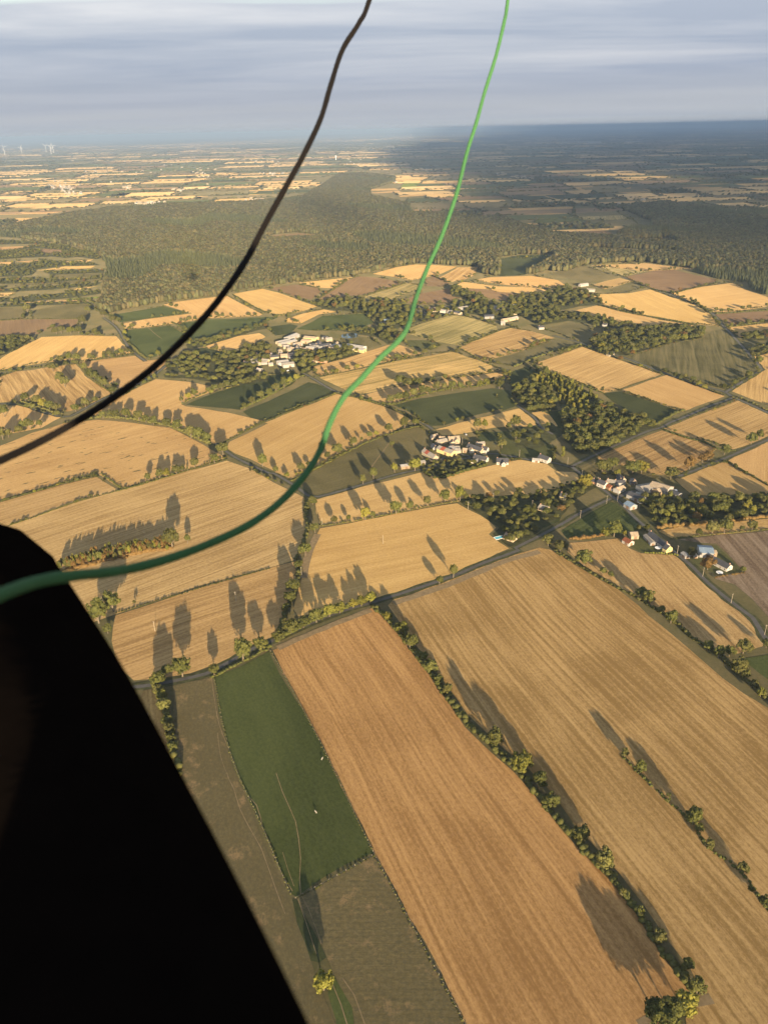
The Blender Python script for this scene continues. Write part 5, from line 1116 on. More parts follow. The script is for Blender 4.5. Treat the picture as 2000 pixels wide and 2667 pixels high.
for s, wd, wh, rh, wl, rf, ct, lab in vill: house(s, wd, wh, rh, wl, rf, lab, ct, False, VG)
UG = 'buildings of the upper village'
up = [('X 520,225 555,220', 'white', 'slate', 'leftmost white house right of the green rope'), ('X 560,232 590,230', 'white', 'grey', 'second white house right of the green rope'), ('X 680,212 728,210', 'cream', 'red', 'red-roofed house of the upper village'),
 ('X 755,218 800,222', 'white', 'white', 'white house with pale roof right of the red-roofed one'), ('X 815,224 855,228', 'white', 'grey', 'white house in the middle of the upper village'), ('X 862,212 890,212', 'white', 'slate', 'small dark-roofed house of the upper village'),
 ('X 905,198 1000,185', 'metal', 'grey', 'long grey barn of the upper village'), ('X 1215,185 1260,188', 'white', 'white', 'white-roofed house at the right of the upper village'), ('X 1250,212 1290,208', 'white', 'slate', 'slate house under the white-roofed one'),
 ('X 1290,198 1325,203', 'white', 'slate', 'rightmost slate house of the upper village'), ('X 1285,300 1360,288', 'cream', 'tan', 'long tan-roofed barn at the lower edge of the upper village'), ('X 1360,288 1415,275', 'cream', 'white', 'pale end of the long tan-roofed barn'),
 ('X 1275,322 1310,322', 'white', 'white', 'white cabin below the long tan-roofed barn'), ('X 1600,360 1645,358', 'white', 'slate', 'white house standing alone right of the brown striped field'), ('X 245,252 280,250', 'cream', 'white', 'cream house among trees left of the green rope'),
 ('X 240,305 320,300', 'metal', 'blue', 'blue-grey hall among trees left of the green rope'), ('X 1610,112 1659,118', 'cream', 'white', 'cream house above the upper village'), ('X 1380,175 1440,172', 'cream', 'white', 'pale barn above the upper village'),
 ('X 1130,265 1210,262', 'metal', 'slate', 'dark shed in the gardens of the upper village'), ('X 880,228 930,240', 'cream', 'slate', 'dark house at the foot of the long grey barn'), ('X 610,240 650,238', 'cream', 'slate', 'house left of the red-roofed one'),
 ('C 495,212 545,205', 'white', 'white', 'white house at the end of the strip fields'), ('C 540,240 590,242', 'white', 'grey', 'white row below the strip fields'), ('C 885,492 925,495', 'white', 'tan', 'small house in the dark wood beside the olive field'),
 ('C 750,592 810,600', 'white', 'red', 'red-roofed white house in the hollow wood'), ('C 690,588 720,585', 'white', 'slate', 'white cottage in the hollow wood'), ('C 670,635 700,630', 'cream', 'slate', 'lowest cottage of the hollow wood'), ('C 640,452 665,455', 'white', 'slate', 'white cottage by the golden field above the hollow wood')]
for s, wl, rf, lab in up:
    q = rd(s); big = abs(q[1][0] - q[0][0]) > 24
    house(s, 12 if big else 8.5, 4 if not big else 4.5, 2.4, wl, rf, lab, 'barn' if wl == 'metal' or 'barn' in lab else 'house', False, UG, chim=1)

# small outbuildings and cottages crowding the villages
def crowd(s, n, lab, seed, grp):
    r = np.random.default_rng(seed); poly = gpoly(s); X, Y = fill(poly, 13, r); k = r.permutation(len(X))[:n]
    k = sorted(k, key=lambda i: topx(X[i], Y[i])[0])
    for j, i in enumerate(k):
        L = r.uniform(6, 13); wd = r.uniform(5, 7.5); px = topx(X[i], Y[i], 5.0); a = r.choice([.2, 1.75]) + r.normal() * .2
        q0 = topx(X[i] - math.cos(a) * L / 2, Y[i] - math.sin(a) * L / 2, 5.0); q1 = topx(X[i] + math.cos(a) * L / 2, Y[i] + math.sin(a) * L / 2, 5.0)
        house('V %f,%f %f,%f' % (q0[0] * .8295, q0[1] * .8295, q1[0] * .8295, q1[1] * .8295), wd, r.uniform(2.6, 3.6), 1.9, ['cream', 'white', 'stone', 'metal'][r.integers(4)], ['slate', 'grey', 'slate', 'tan'][r.integers(4)],
              f'{ORD[j]} small building from the left, {lab}', 'house', False, grp, chim=1, name='cottage')
crowd('W 60,470 300,440 400,400 560,390 620,340 760,330 880,390 880,450 700,450 660,480 480,470 420,510 300,560 120,560', 22, 'crowded low houses of the left village', 5, 'cottages of the left village')
crowd('X 500,215 700,205 900,190 960,215 900,245 700,240 520,245', 9, 'left street of the upper village', 6, 'cottages of the upper village')
crowd('X 1180,180 1340,185 1420,250 1400,300 1250,280 1180,230', 10, 'right street of the upper village', 7, 'cottages of the upper village')
crowd('S 270,160 600,160 900,260 1000,370 900,420 700,400 600,430 330,440 200,330', 9, 'yards of the central hamlet', 8, 'outbuildings of the hamlet')
crowd('T 250,230 540,250 800,270 760,400 640,440 480,360', 5, 'yards above the crossroads farm', 9, 'outbuildings of the farm')
crowd('W 880,300 1100,280 1300,330 1250,360 1000,370 900,360', 7, 'yards between the dark sheds', 10, 'outbuildings of the left village')

# ponds, pools, round tarps
WATER = plain('still_water', (.02, .03, .04), .06, .5, .1); POOLW = plain('pool_water', (.10, .42, .50), .15, .5, .1); TARP = plain('white_tarp', (.72, .72, .70), .6, .3, .06); POOLWALL = plain('pool_edge', (.6, .58, .52), .8, .2, .1)
def disc(name, px, py, rx, ry, z, mat, n=20, thick=0.25, rot=0):
    p = ground(px, py); vs = []
    for zz in (0, thick):
        for i in range(n):
            a = 2 * math.pi * i / n; x, y = rx * math.cos(a), ry * math.sin(a) * (1 + .12 * math.sin(2 * a + 1))
            vs.append((x * math.cos(rot) - y * math.sin(rot), x * math.sin(rot) + y * math.cos(rot), zz))
    fs = [tuple(range(n, 2 * n)), tuple(range(n - 1, -1, -1))] + [(i, (i + 1) % n, n + (i + 1) % n, n + i) for i in range(n)]
    return link(name, mesh(name, vs, fs, mat), loc=(p.x, p.y, z))
q = rd('W 1340,205')[0]; tag(disc('pond', q[0], q[1], 16, 22, .05, WATER, 24, .1), kind='structure')
pl = link('swimming_pool', None, loc=ground(*rd('E 1540,712')[0][:2])); pl.rotation_euler.z = .4
link('pool_edge', MB().box(-5, 5, -2.8, -2.3, 0, .35).box(-5, 5, 2.3, 2.8, 0, .35).box(-5, -4.5, -2.3, 2.3, 0, .35).box(4.5, 5, -2.3, 2.3, 0, .35).mesh('pool_edge', POOLWALL), pl)
link('pool_water', MB().box(-4.5, 4.5, -2.3, 2.3, 0, .2).mesh('pool_water', POOLW), pl); tag(pl, 'small turquoise swimming pool at the tip of the golden field', 'pool')
for s, lab in (('G 1357,930', 'white round pool cover beside the long white house'), ('G 978,778', 'white round trampoline behind the roadside farmhouse')):
    q = rd(s)[0]; o = disc('round_cover', q[0], q[1], 2.9, 2.9, .9, TARP, 24, .12)
    t = link('round_pool', None, loc=(o.location.x, o.location.y, 0)); o.parent = t; o.location = (0, 0, .7)
    m = MB()
    for i in range(8):
        a = i * math.pi / 4; m.tube((2.6 * math.cos(a), 2.6 * math.sin(a), 0), (2.6 * math.cos(a), 2.6 * math.sin(a), .75), .06, .06, 6)
    link('leg_frame', m.mesh('leg_frame', WM['metal']), t); tag(t, lab, 'pool')

# cars parked in the hamlets
CARP = [plain('car_white', (.70, .70, .70), .3, .5, .03), plain('car_silver', (.35, .36, .38), .3, .5, .03), plain('car_dark', (.03, .035, .05), .3, .5, .03)]
TYRE = plain('tyre_rubber', (.02, .02, .02), .9, .1, .1)
def car(s, i, label):
    q = rd(s)[0]; p = ground(q[0], q[1]); o = link('parked_car', None, loc=(p.x, p.y, .08)); o.rotation_euler.z = i * 1.3 + .4
    m = MB(); m.add([(x, y, z) for x, z in ((-2.1, .35), (-2.1, .85), (-1.6, .95), (-1.0, 1.42), (.6, 1.42), (1.2, .95), (2.05, .80), (2.1, .35)) for y in (-.85, .85)],
                    [(2 * k, 2 * k + 1, (2 * k + 3) % 16, (2 * k + 2) % 16) for k in range(8)] + [tuple(range(0, 16, 2)), tuple(range(15, 0, -2))])
    link('body', m.mesh('body', CARP[i % 3]), o)
    for x in (-1.3, 1.3):
        for y in (-.8, .8): link('wheel', MB().tube((x, y - .1, .32), (x, y + .1, .32), .32, .32, 12).mesh('wheel', TYRE), o)
    tag(o, label, 'car', 'parked cars')
for i, (s, lab) in enumerate([('S 600,410', 'white car parked in the lane at the centre of the hamlet'), ('S 690,170', 'white car at the top of the hamlet'), ('S 1345,470', 'dark car on the street at the right end of the hamlet'), ('W 600,628', 'white van parked in front of the workshop hall'),
    ('W 1020,520', 'white car beside the long shed by the stubble'), ('W 640,590', 'silver car in front of the workshop hall'), ('T 1340,405', 'pale car in the farmyard'), ('T 490,400', 'dark car at the crossroads'), ('W 440,555', 'silver car left of the workshop hall'), ('U 1130,520', 'silver car on the drive of the long white house')]): car(s, i, lab)

# utility poles
POLEM = plain('grey_timber', (.34, .29, .22), .9, .1, .2, 1.0); INS = plain('insulator', (.5, .5, .48), .3, .5, .05)
POLE = MB().tube((0, 0, -.2), (0, 0, 9.0), .17, .12, 8).mesh('pole', POLEM); ARM = MB().box(-.8, .8, -.08, .08, 8.5, 8.66).mesh('crossarm', POLEM)
INSM = MB().tube((-.65, 0, 8.66), (-.65, 0, 8.95), .06, .04, 6).tube((0, 0, 9.0), (0, 0, 9.3), .06, .04, 6).tube((.65, 0, 8.66), (.65, 0, 8.95), .06, .04, 6).mesh('insulator', INS)
for s, lab in [('D 1458,1103', 'bare utility pole standing in the pole field, right one'), ('H 485,222', 'bare utility pole standing in the pole field, left one'), ('E 322,948', 'utility pole on the crooked hedge'), ('E 824,750', 'utility pole alone in the middle golden field'),
  ('G 508,340', 'utility pole at the lane end above the crossroads'), ('G 420,262', 'utility pole at the upper lane junction'), ('G 660,502', 'utility pole left of the crossroads'), ('G 727,490', 'utility pole right of the crossroads'), ('G 498,592', 'utility pole halfway down the lane by the green triangle'),
  ('G 1095,815', 'utility pole at the corner of the farm garden'), ('G 1253,952', 'utility pole on the road opposite the white pool cover'), ('G 1428,1117', 'utility pole farther down the right hand road'), ('J 1630,148', 'nearest utility pole on the right hand road'), ('G 605,385', 'utility pole beside the brick cottage'),
  ('G 202,530', 'utility pole in the wooded garden clearing'), ('S 1410,470', 'utility pole at the right end of the hamlet street'), ('S 640,300', 'utility pole in the middle of the hamlet'), ('S 1058,1060', 'utility pole in the wooded garden by the golden field'), ('S 718,1180', 'utility pole at the wooded tip of the golden field'),
  ('E 450,640', 'utility pole at the lane fork end of the golden field'), ('X 1005,308', 'pale post at the top of the green striped field'), ('X 1200,340', 'pale post right of the green striped field')]:
    q = rd(s)[0]; p = ground(q[0], q[1]); o = link('utility_pole', None, loc=(p.x, p.y, 0)); o.rotation_euler.z = random.uniform(0, 3)
    link('pole', POLE, o); link('crossarm', ARM, o); link('insulator', INSM, o); tag(o, lab, 'utility pole', 'utility poles')

# pasture fences: posts and wire
POST = MB().tube((0, 0, -.1), (0, 0, 1.25), .09, .08, 6).mesh('post', POLEM); WIREM = plain('fence_wire', (.25, .24, .22), .5, .4, .1)
for s, lab, sp_ in [('V 586,1408 673,1567 719,1660 806,1840 900,2018 1000,2205 1040,2290', 'long wire fence between the green pasture and the red-brown strip field', 4.0),
                    ('V 463,1463 470,1500 483,1570 509,1659 558,1767 604,1876 628,1932', 'wire fence on the left side of the green pasture', 4.0), ('K 640,805 760,742 1110,545', 'short cross fence at the foot of the green pasture', 4.5)]:
    c = catmull(gpath(s), sp_); o = link('fence', None, loc=(c[0].x, c[0].y, 0)); m = MB()
    for i, p in enumerate(c):
        link('post', POST, o, p - c[0])
        if i:
            for z in (.5, 1.0): m.tube(c[i - 1] - c[0] + Vector((0, 0, z)), p - c[0] + Vector((0, 0, z)), .015, .015, 4)
    link('wire', m.mesh('wire', WIREM), o); tag(o, lab, 'fence')
    hedge(s, .55, .9, 'grass tufts under the ' + lab, LEAF, .8)

# cows on the pasture
COWM = plain('white_hide', (.40, .37, .31), .8, .2, .1, 1.5)
def cow(s, rz, label):
    q = rd(s)[0]; p = ground(q[0], q[1]); me = bpy.data.meshes.new('cow')
    V = [(-.85, 0, 1.15), (-.3, 0, 1.12), (.35, 0, 1.15), (.8, 0, 1.25), (1.15, 0, 1.35), (1.5, 0, 1.15), (1.65, 0, 1.0)]; R = [.30, .36, .36, .30, .18, .15, .10]
    E = [(i, i + 1) for i in range(6)]
    for b, x in ((0, -.85), (3, .7)):
        for y in (-.22, .22):
            k = len(V); V += [(x, y, .85), (x - .05, y, .45), (x, y, .03)]; R += [.16, .09, .07]; E += [(b, k), (k, k + 1), (k + 1, k + 2)]
    k = len(V); V += [(-1.1, 0, 1.05), (-1.15, 0, .55)]; R += [.05, .03]; E += [(0, k), (k, k + 1)]
    me.from_pydata(V, E, []); me.materials.append(COWM)
    o = link('cow', me, loc=(p.x, p.y, .03)); o.rotation_euler.z = rz
    md = o.modifiers.new('skin', 'SKIN')
    me.skin_vertices.data if False else None
    if not me.skin_vertices: bpy.context.view_layer.objects.active = o
    for i, rr in enumerate(R): me.skin_vertices[0].data[i].radius = (rr, rr)
    me.skin_vertices[0].data[1].use_root = True
    o.modifiers.new('sub', 'SUBSURF').render_levels = 2; o.scale = (.8, .8, .8)
    tag(o, label, 'cow')

# wind turbines on the left horizon
TW = plain('turbine_white', (.78, .78, .78), .5, .3, .02)
for s, hub, sp_, lab in [('P 33,482', 'P 30,440', .3, 'leftmost white wind turbine on the hazy horizon'), ('P 138,474', 'P 135,440', 1.1, 'second white wind turbine from the left'), ('P 288,463', 'P 284,430', .5, 'third white wind turbine from the left'), ('P 320,476', 'P 315,433', .8, 'fourth wind turbine, left one of the overlapping pair'), ('P 334,470', 'P 329,432', .2, 'rightmost wind turbine of the overlapping pair')]:
    q = rd(s)[0]; h_ = rd(hub)[0]; p = ground(q[0], q[1]); hz = (q[1] - h_[1]) * depth(q[0], q[1]) / FPX * 1.03
    o = link('wind_turbine', None, loc=(p.x, p.y, 0)); o.rotation_euler.z = .5
    link('tower', MB().tube((0, 0, 0), (0, 0, hz), 4.2, 2.6, 10).mesh('tower', TW), o)
    link('nacelle', MB().box(-2.4, 2.4, -4, 7, hz - 2.4, hz + 2.6).mesh('nacelle', TW), o)
    for k in range(3):
        a = sp_ + k * 2.0944; d = Vector((math.cos(a), 0, math.sin(a))); n_ = Vector((-math.sin(a), 0, math.cos(a))); B = hz * .52
        m = MB(); c0 = Vector((0, -5, hz)); m.add([c0 - n_ * 1.4, c0 + d * B * .25 - n_ * 3.2, c0 + d * B - n_ * .7, c0 + d * B + n_ * .7, c0 + d * B * .25 + n_ * 2.2, c0 + n_ * 1.4] , [(0, 1, 4, 5), (1, 2, 3, 4)])
        V2 = [v + Vector((0, 1.4, 0)) for v in m.v]; m.add(V2, [(5, 4, 1, 0), (4, 3, 2, 1)]); m.f += [(i, i + 6, (i + 1) % 6 + 6, (i + 1) % 6) for i in range(6)]
        link('blade', m.mesh('blade', TW), o)
    tag(o, lab, 'wind turbine', 'wind turbines on the horizon')

# towers and halls far away
def tower(s, h_, r_, lab, nm, cat):
    q = rd(s)[0]; p = ground(q[0], q[1]); o = link(nm, None, loc=(p.x, p.y, 0))
    link('shaft', MB().tube((0, 0, 0), (0, 0, h_ * .8), r_ * .55, r_ * .5, 14).mesh('shaft', TW), o); link('tank', MB().tube((0, 0, h_ * .72), (0, 0, h_ * .8), r_ * .5, r_, 14).tube((0, 0, h_ * .8), (0, 0, h_), r_, r_, 14).mesh('tank', TW), o)
    tag(o, lab, cat)
tower('Q 533,512', 52, 9, 'slim white water tower beyond the forest', 'water_tower', 'tower'); tower('Q 995,378', 150, 26, 'white silo tower on the ridge between the two ropes', 'silo_tower', 'tower'); tower('Q 1256,362', 60, 10, 'tiny white tower right of the silo on the horizon', 'water_tower', 'tower')
for s, L, lab in [('R 500,408', 900, 'long white warehouse far off on the right'), ('R 585,412', 300, 'short white warehouse beside the long one'), ('R 822,404', 320, 'white warehouse alone in the blue distance'), ('Q 868,437', 170, 'white hall in the far fields between the ropes'), ('R 125,330', 260, 'white hall near the horizon'), ('Q 1005,372', 320, 'low white factory at the foot of the silo')]:
    q = rd(s)[0]; p = ground(q[0], q[1]); o = link('warehouse', None, loc=(p.x, p.y, 0)); h_ = 16 if L < 500 else 24
    link('wall', MB().box(-L / 2, L / 2, -60, 60, -1, h_).mesh('wall', WM['white']), o)
    link('roof', MB().add([(-L / 2 - 3, -63, h_ + .1), (L / 2 + 3, -63, h_ + .1), (L / 2 + 3, 63, h_ + .1), (-L / 2 - 3, 63, h_ + .1), (-L / 2 - 3, 0, h_ + 7), (L / 2 + 3, 0, h_ + 7)], [(0, 1, 5, 4), (2, 3, 4, 5), (0, 4, 3), (1, 2, 5), (3, 2, 1, 0)]).mesh('roof', RM['white']), o)
    tag(o, lab, 'warehouse')

# far village houses, too small to show parts
def far_house_mesh(L, wd, wh, rh, wm, rm):
    l, w2 = L / 2, wd / 2; top = wh + rh
    me = mesh('house', [(-l, -w2, 0), (l, -w2, 0), (l, w2, 0), (-l, w2, 0), (-l, -w2, wh), (l, -w2, wh), (l, w2, wh), (-l, w2, wh), (-l, 0, top), (l, 0, top), (-l, -w2 - .4, wh + .05), (l, -w2 - .4, wh + .05), (l, w2 + .4, wh + .05), (-l, w2 + .4, wh + .05), (-l, 0, top + .2), (l, 0, top + .2)],
              [(0, 1, 5, 4), (2, 3, 7, 6), (1, 2, 6, 9, 5), (3, 0, 4, 8, 7), (10, 11, 15, 14), (12, 13, 14, 15)], [wm, rm])
    for i in (4, 5): me.polygons[i].material_index = 1
    return me
FH = [far_house_mesh(13, 9, 5, 3, WM['white'], RM['slate']), far_house_mesh(18, 10, 5, 3, WM['cream'], RM['grey']), far_house_mesh(11, 9, 6, 3, WM['white'], RM['white']), far_house_mesh(24, 12, 5, 3, WM['cream'], RM['tan'])]
FV = [('P 395,690', 110, 32, 46, 'pale house of the distant village left of the forest'), ('P 900,785', 110, 10, 16, 'pale house of the distant hamlet at the forest edge'), ('Q 60,762', 110, 8, 14, 'white house of the hamlet left of the black rope beyond the forest'), ('Q 1060,572', 50, 5, 8, 'white house of the hamlet between the ropes beyond the forest'),
      ('R 20,605', 30, 10, 9, 'white house of the far hamlet right of the green rope'), ('R 120,622', 90, 8, 12, 'white house scattered right of the far hamlet'), ('R 890,765', 16, 4, 4, 'white manor house at the edge of the right forest'), ('R 740,792', 20, 2, 3, 'white farm building below the right forest manor'), ('Q 160,600', 90, 12, 12, 'pale house of the far village under the black rope'),
      ('P 780,690', 60, 14, 9, 'pale house of the small far hamlet right of the left village'), ('P 1240,605', 70, 20, 8, 'pale house far off left of the black rope'), ('R 0,408', 90, 8, 26, 'bluish house of the town on the horizon'), ('Q 100,520', 120, 8, 14, 'white shed of the far farms under the black rope'), ('Q 880,650', 24, 6, 5, 'white house at the forest corner between the ropes'), ('R 1480,828', 10, 4, 2, 'white farm at the right forest edge'),
      ('P 1100,700', 60, 10, 8, 'pale house of the far hamlet in the left fields'), ('R 700,470', 500, 30, 18, 'lone pale house in the blue far fields at right'), ('P 800,580', 700, 60, 36, 'lone pale house scattered over the far left fields'), ('Q 600,520', 500, 40, 22, 'lone pale house scattered over the far middle fields')]
rr = random.Random(3)
for s, dx, dy_, n, lab in FV:
    q = rd(s)[0]
    for i in range(n):
        px = q[0] + rr.gauss(0, .5) * dx * S7; py = q[1] + rr.gauss(0, .5) * dy_ * S7 + (px - q[0]) * (.18 if 'distant village' in lab else 0)
        p = ground(px, max(py, 362)); o = link('house', rr.choice(FH), loc=(p.x, p.y, .3)); o.rotation_euler.z = rr.uniform(0, 3.1)
        k = 1.15 if p.length < 12000 else 1.7; o.scale = (k, k, k)
        tag(o, lab, 'house', lab)
# cows (skin modifier bodies)
try:
    cow('K 765,276', 2.2, 'white cow in the lower half of the green pasture'); cow('H 1515,1014', 1.2, 'white cow by the fence on the right of the green pasture')
except Exception as ex: print('cow failed', ex)

# ------------------------------------------------------------------ the balloon: padded basket rim, ropes, envelope overhead
LEATHER, n = new_mat('black_padded_leather')
g = n('ShaderNodeNewGeometry').outputs['Position']; f = n.noise(g, 60, 4, .6)
finish(n, n.mix(f, (.0045, .0035, .003, 1), (.008, .006, .005, 1)), .95, .0, n('ShaderNodeBump', {'Height': f, 'Strength': .2, 'Distance': .002}).outputs[0], .5)
def rope_mat(name, c1, c2, rough=.75, sheen=0.0):
    m, n = new_mat(name)
    uv = n('ShaderNodeUVMap', uv_map='UVMap').outputs[0]
    a = n('ShaderNodeTexWave', {'Vector': n('ShaderNodeMapping', {'Vector': uv, 'Rotation': (0, 0, .7)}).outputs[0], 'Scale': 1.0, 'Distortion': .4}, bands_direction='X').outputs['Fac']
    b = n('ShaderNodeTexWave', {'Vector': n('ShaderNodeMapping', {'Vector': uv, 'Rotation': (0, 0, -.7)}).outputs[0], 'Scale': 1.0, 'Distortion': .4}, bands_direction='X').outputs['Fac']
    h = n.math('MAXIMUM', a, b); c = n.mix(h, (*c1, 1), (*c2, 1))
    finish(n, c, rough, .2, n('ShaderNodeBump', {'Height': h, 'Strength': .6, 'Distance': .001}).outputs[0], .5)
    return m
def rope(name, pts, dists, dia, mat, label):
    P = [CAM + ray(*p).normalized() * d for p, d in zip(pts, dists)]
    c = catmull(P, .003); n_ = 20; vs = []; fs = []; uvs = []; L = 0
    t0 = (c[1] - c[0]).normalized(); a = t0.orthogonal().normalized()
    for i, p in enumerate(c):
        t = (c[min(i + 1, len(c) - 1)] - c[max(i - 1, 0)]).normalized(); a = (a - t * a.dot(t)).normalized(); b = t.cross(a)
        if i: L += (p - c[i - 1]).length
        for k in range(n_):
            th = 2 * math.pi * k / n_; rr_ = dia / 2 * (1 + .05 * math.sin(4 * th + L * 700) * math.sin(4 * th - L * 700) + .03 * math.sin(L * 61) + .02 * math.sin(L * 143 + 1))
            vs.append(p + a * rr_ * math.cos(th) + b * rr_ * math.sin(th)); uvs.append((k / n_ * 6.0, L * 260))
        if i:
            for k in range(n_): fs.append(((i - 1) * n_ + k, (i - 1) * n_ + (k + 1) % n_, i * n_ + (k + 1) % n_, i * n_ + k))
    fs += [tuple(range(n_ - 1, -1, -1)), tuple(range(len(vs) - n_, len(vs)))]
    o = P[0].copy(); me = mesh(name, [v - o for v in vs], fs, mat, True); ul = me.uv_layers.new(name='UVMap')
    for poly in me.polygons:
        ks = [me.loops[l].vertex_index for l in poly.loop_indices]
        wrap = max(uvs[k][0] for k in ks) - min(uvs[k][0] for k in ks) > 3
        for l, k in zip(poly.loop_indices, ks): u, v_ = uvs[k]; ul.data[l].uv = (u + 6.0 if wrap and u < 3 else u, v_)
    return tag(link(name, me, loc=o), label, 'rope')
gp_ = [(1352, -260), (1322, 0), (1312, 60), (1290, 150), (1262, 240), (1240, 320), (1215, 400), (1190, 500), (1152, 610), (1112, 700), (1082, 780), (1062, 850), (1035, 890), (992, 930), (942, 985), (895, 1035), (860, 1100), (835, 1170), (798, 1232), (738, 1300), (660, 1360), (560, 1410), (440, 1455), (320, 1485), (190, 1500), (100, 1515), (0, 1550), (-160, 1620), (-400, 1760)]
gw = [12.5, 13, 13.3, 13.7, 14, 14.5, 15, 16, 17, 18, 19.5, 21, 21.5, 22, 22.5, 23, 23.5, 24, 25, 26, 27.5, 29, 31, 33, 36, 39, 44, 50, 58]
rope('green_rope', gp_, [8 * 2003 / (w_ * k_) / 1000 for w_, k_ in zip(gw, np.interp(range(len(gw)), [0, 10, 16, 24, 28], [.74, .78, .86, 1, 1]))], .0062, rope_mat('green_cord', (.022, .078, .036), (.068, .200, .074)), 'green braided control rope hanging across the view into the basket')
bp_ = [(1040, -260), (962, 0), (935, 60), (892, 130), (862, 220), (835, 310), (790, 405), (740, 495), (690, 585), (650, 662), (600, 740), (545, 812), (480, 882), (400, 957), (300, 1033), (200, 1098), (100, 1153), (0, 1200), (-160, 1270), (-420, 1370)]
bw = [14, 15, 15.5, 16, 17, 18, 19, 20, 21, 22, 23, 23.5, 24, 24.5, 25, 25.5, 26, 27, 29, 32]
rope('black_rope', bp_, [8 * 2003 / (w_ * .88) / 1000 for w_ in bw], .0062, rope_mat('black_cord', (.003, .0025, .0025), (.008, .006, .005)), 'black rope hanging diagonally across the view on the left')

# basket: rim silhouette traced on a level 0.27 m below the lens, tube tangent to it
sil = [(-420, 1340), (-160, 1338), (0, 1357), (63, 1384), (116, 1426), (163, 1486), (207, 1553), (275, 1655), (352, 1777), (418, 1900), (503, 2056), (627, 2280), (722, 2470), (817, 2667), (1000, 3040)]
RR = .075; ZR = -.27
prm = []
for i, p in enumerate(sil):
    d = ray(*p); P_ = CAM + d * (ZR / d.z)
    d2 = ray(*sil[min(i + 1, len(sil) - 1)]); d1 = ray(*sil[max(i - 1, 0)])
    tg = (d2 * (ZR / d2.z) - d1 * (ZR / d1.z)).normalized()
    nn = tg.cross(d).normalized()
    if nn.dot(RIGHT) < 0 and i > 3 or (i <= 3 and nn.z < 0): nn = -nn
    prm.append(P_ - nn * RR)
rim = catmull(prm, .006)
for _ in range(60): rim = [rim[0]] + [(rim[i - 1] + rim[i] * 2 + rim[i + 1]) / 4 for i in range(1, len(rim) - 1)] + [rim[-1]]
basket = link('balloon_basket', None, loc=rim[0]); vs = []; fs = []; nn_ = 16; a = Vector((0, 0, 1))
for i, p in enumerate(rim):
    t = (rim[min(i + 1, len(rim) - 1)] - rim[max(i - 1, 0)]).normalized(); up = Vector((0, 0, 1)); up = (up - t * up.dot(t)).normalized(); sd = t.cross(up)
    for k in range(nn_): th = 2 * math.pi * k / nn_; vs.append(p + up * RR * math.cos(th) + sd * RR * math.sin(th) - rim[0])
    if i:
        for k in range(nn_): fs.append(((i - 1) * nn_ + k, (i - 1) * nn_ + (k + 1) % nn_, i * nn_ + (k + 1) % nn_, i * nn_ + k))
link('padded_rim', mesh('padded_rim', vs, fs + [tuple(range(nn_ - 1, -1, -1)), tuple(range(len(vs) - nn_, len(vs)))], LEATHER, True), basket)
m = MB(); rs = rim[::8] + [rim[-1]]
back = [rim[-1] + Vector((.35, -.75, 0)), rim[-1] + Vector((-1.3, -1.0, 0)), rim[0] + Vector((-.2, -.5, 0))]
loop = rs + back; loop = [Vector((p.x, p.y, H + ZR - RR * .6)) for p in loop]; nl = len(loop)
for i in range(nl):
    p, q = loop[i] - rim[0], loop[(i + 1) % nl] - rim[0]; dn = Vector((0, 0, -1.30))
    m.add([p, q, q + dn, p + dn], [(0, 1, 2, 3)])
wl_ = link('wicker_wall', m.mesh('wicker_wall', LEATHER), basket); wl_.modifiers.new('thick', 'SOLIDIFY').thickness = .03
link('basket_floor', mesh('basket_floor', [p - rim[0] + Vector((0, 0, -1.29)) for p in loop], [tuple(range(nl))], LEATHER), basket)
tag(basket, 'black padded rim and corner of the balloon basket, dark at the left edge', 'basket')

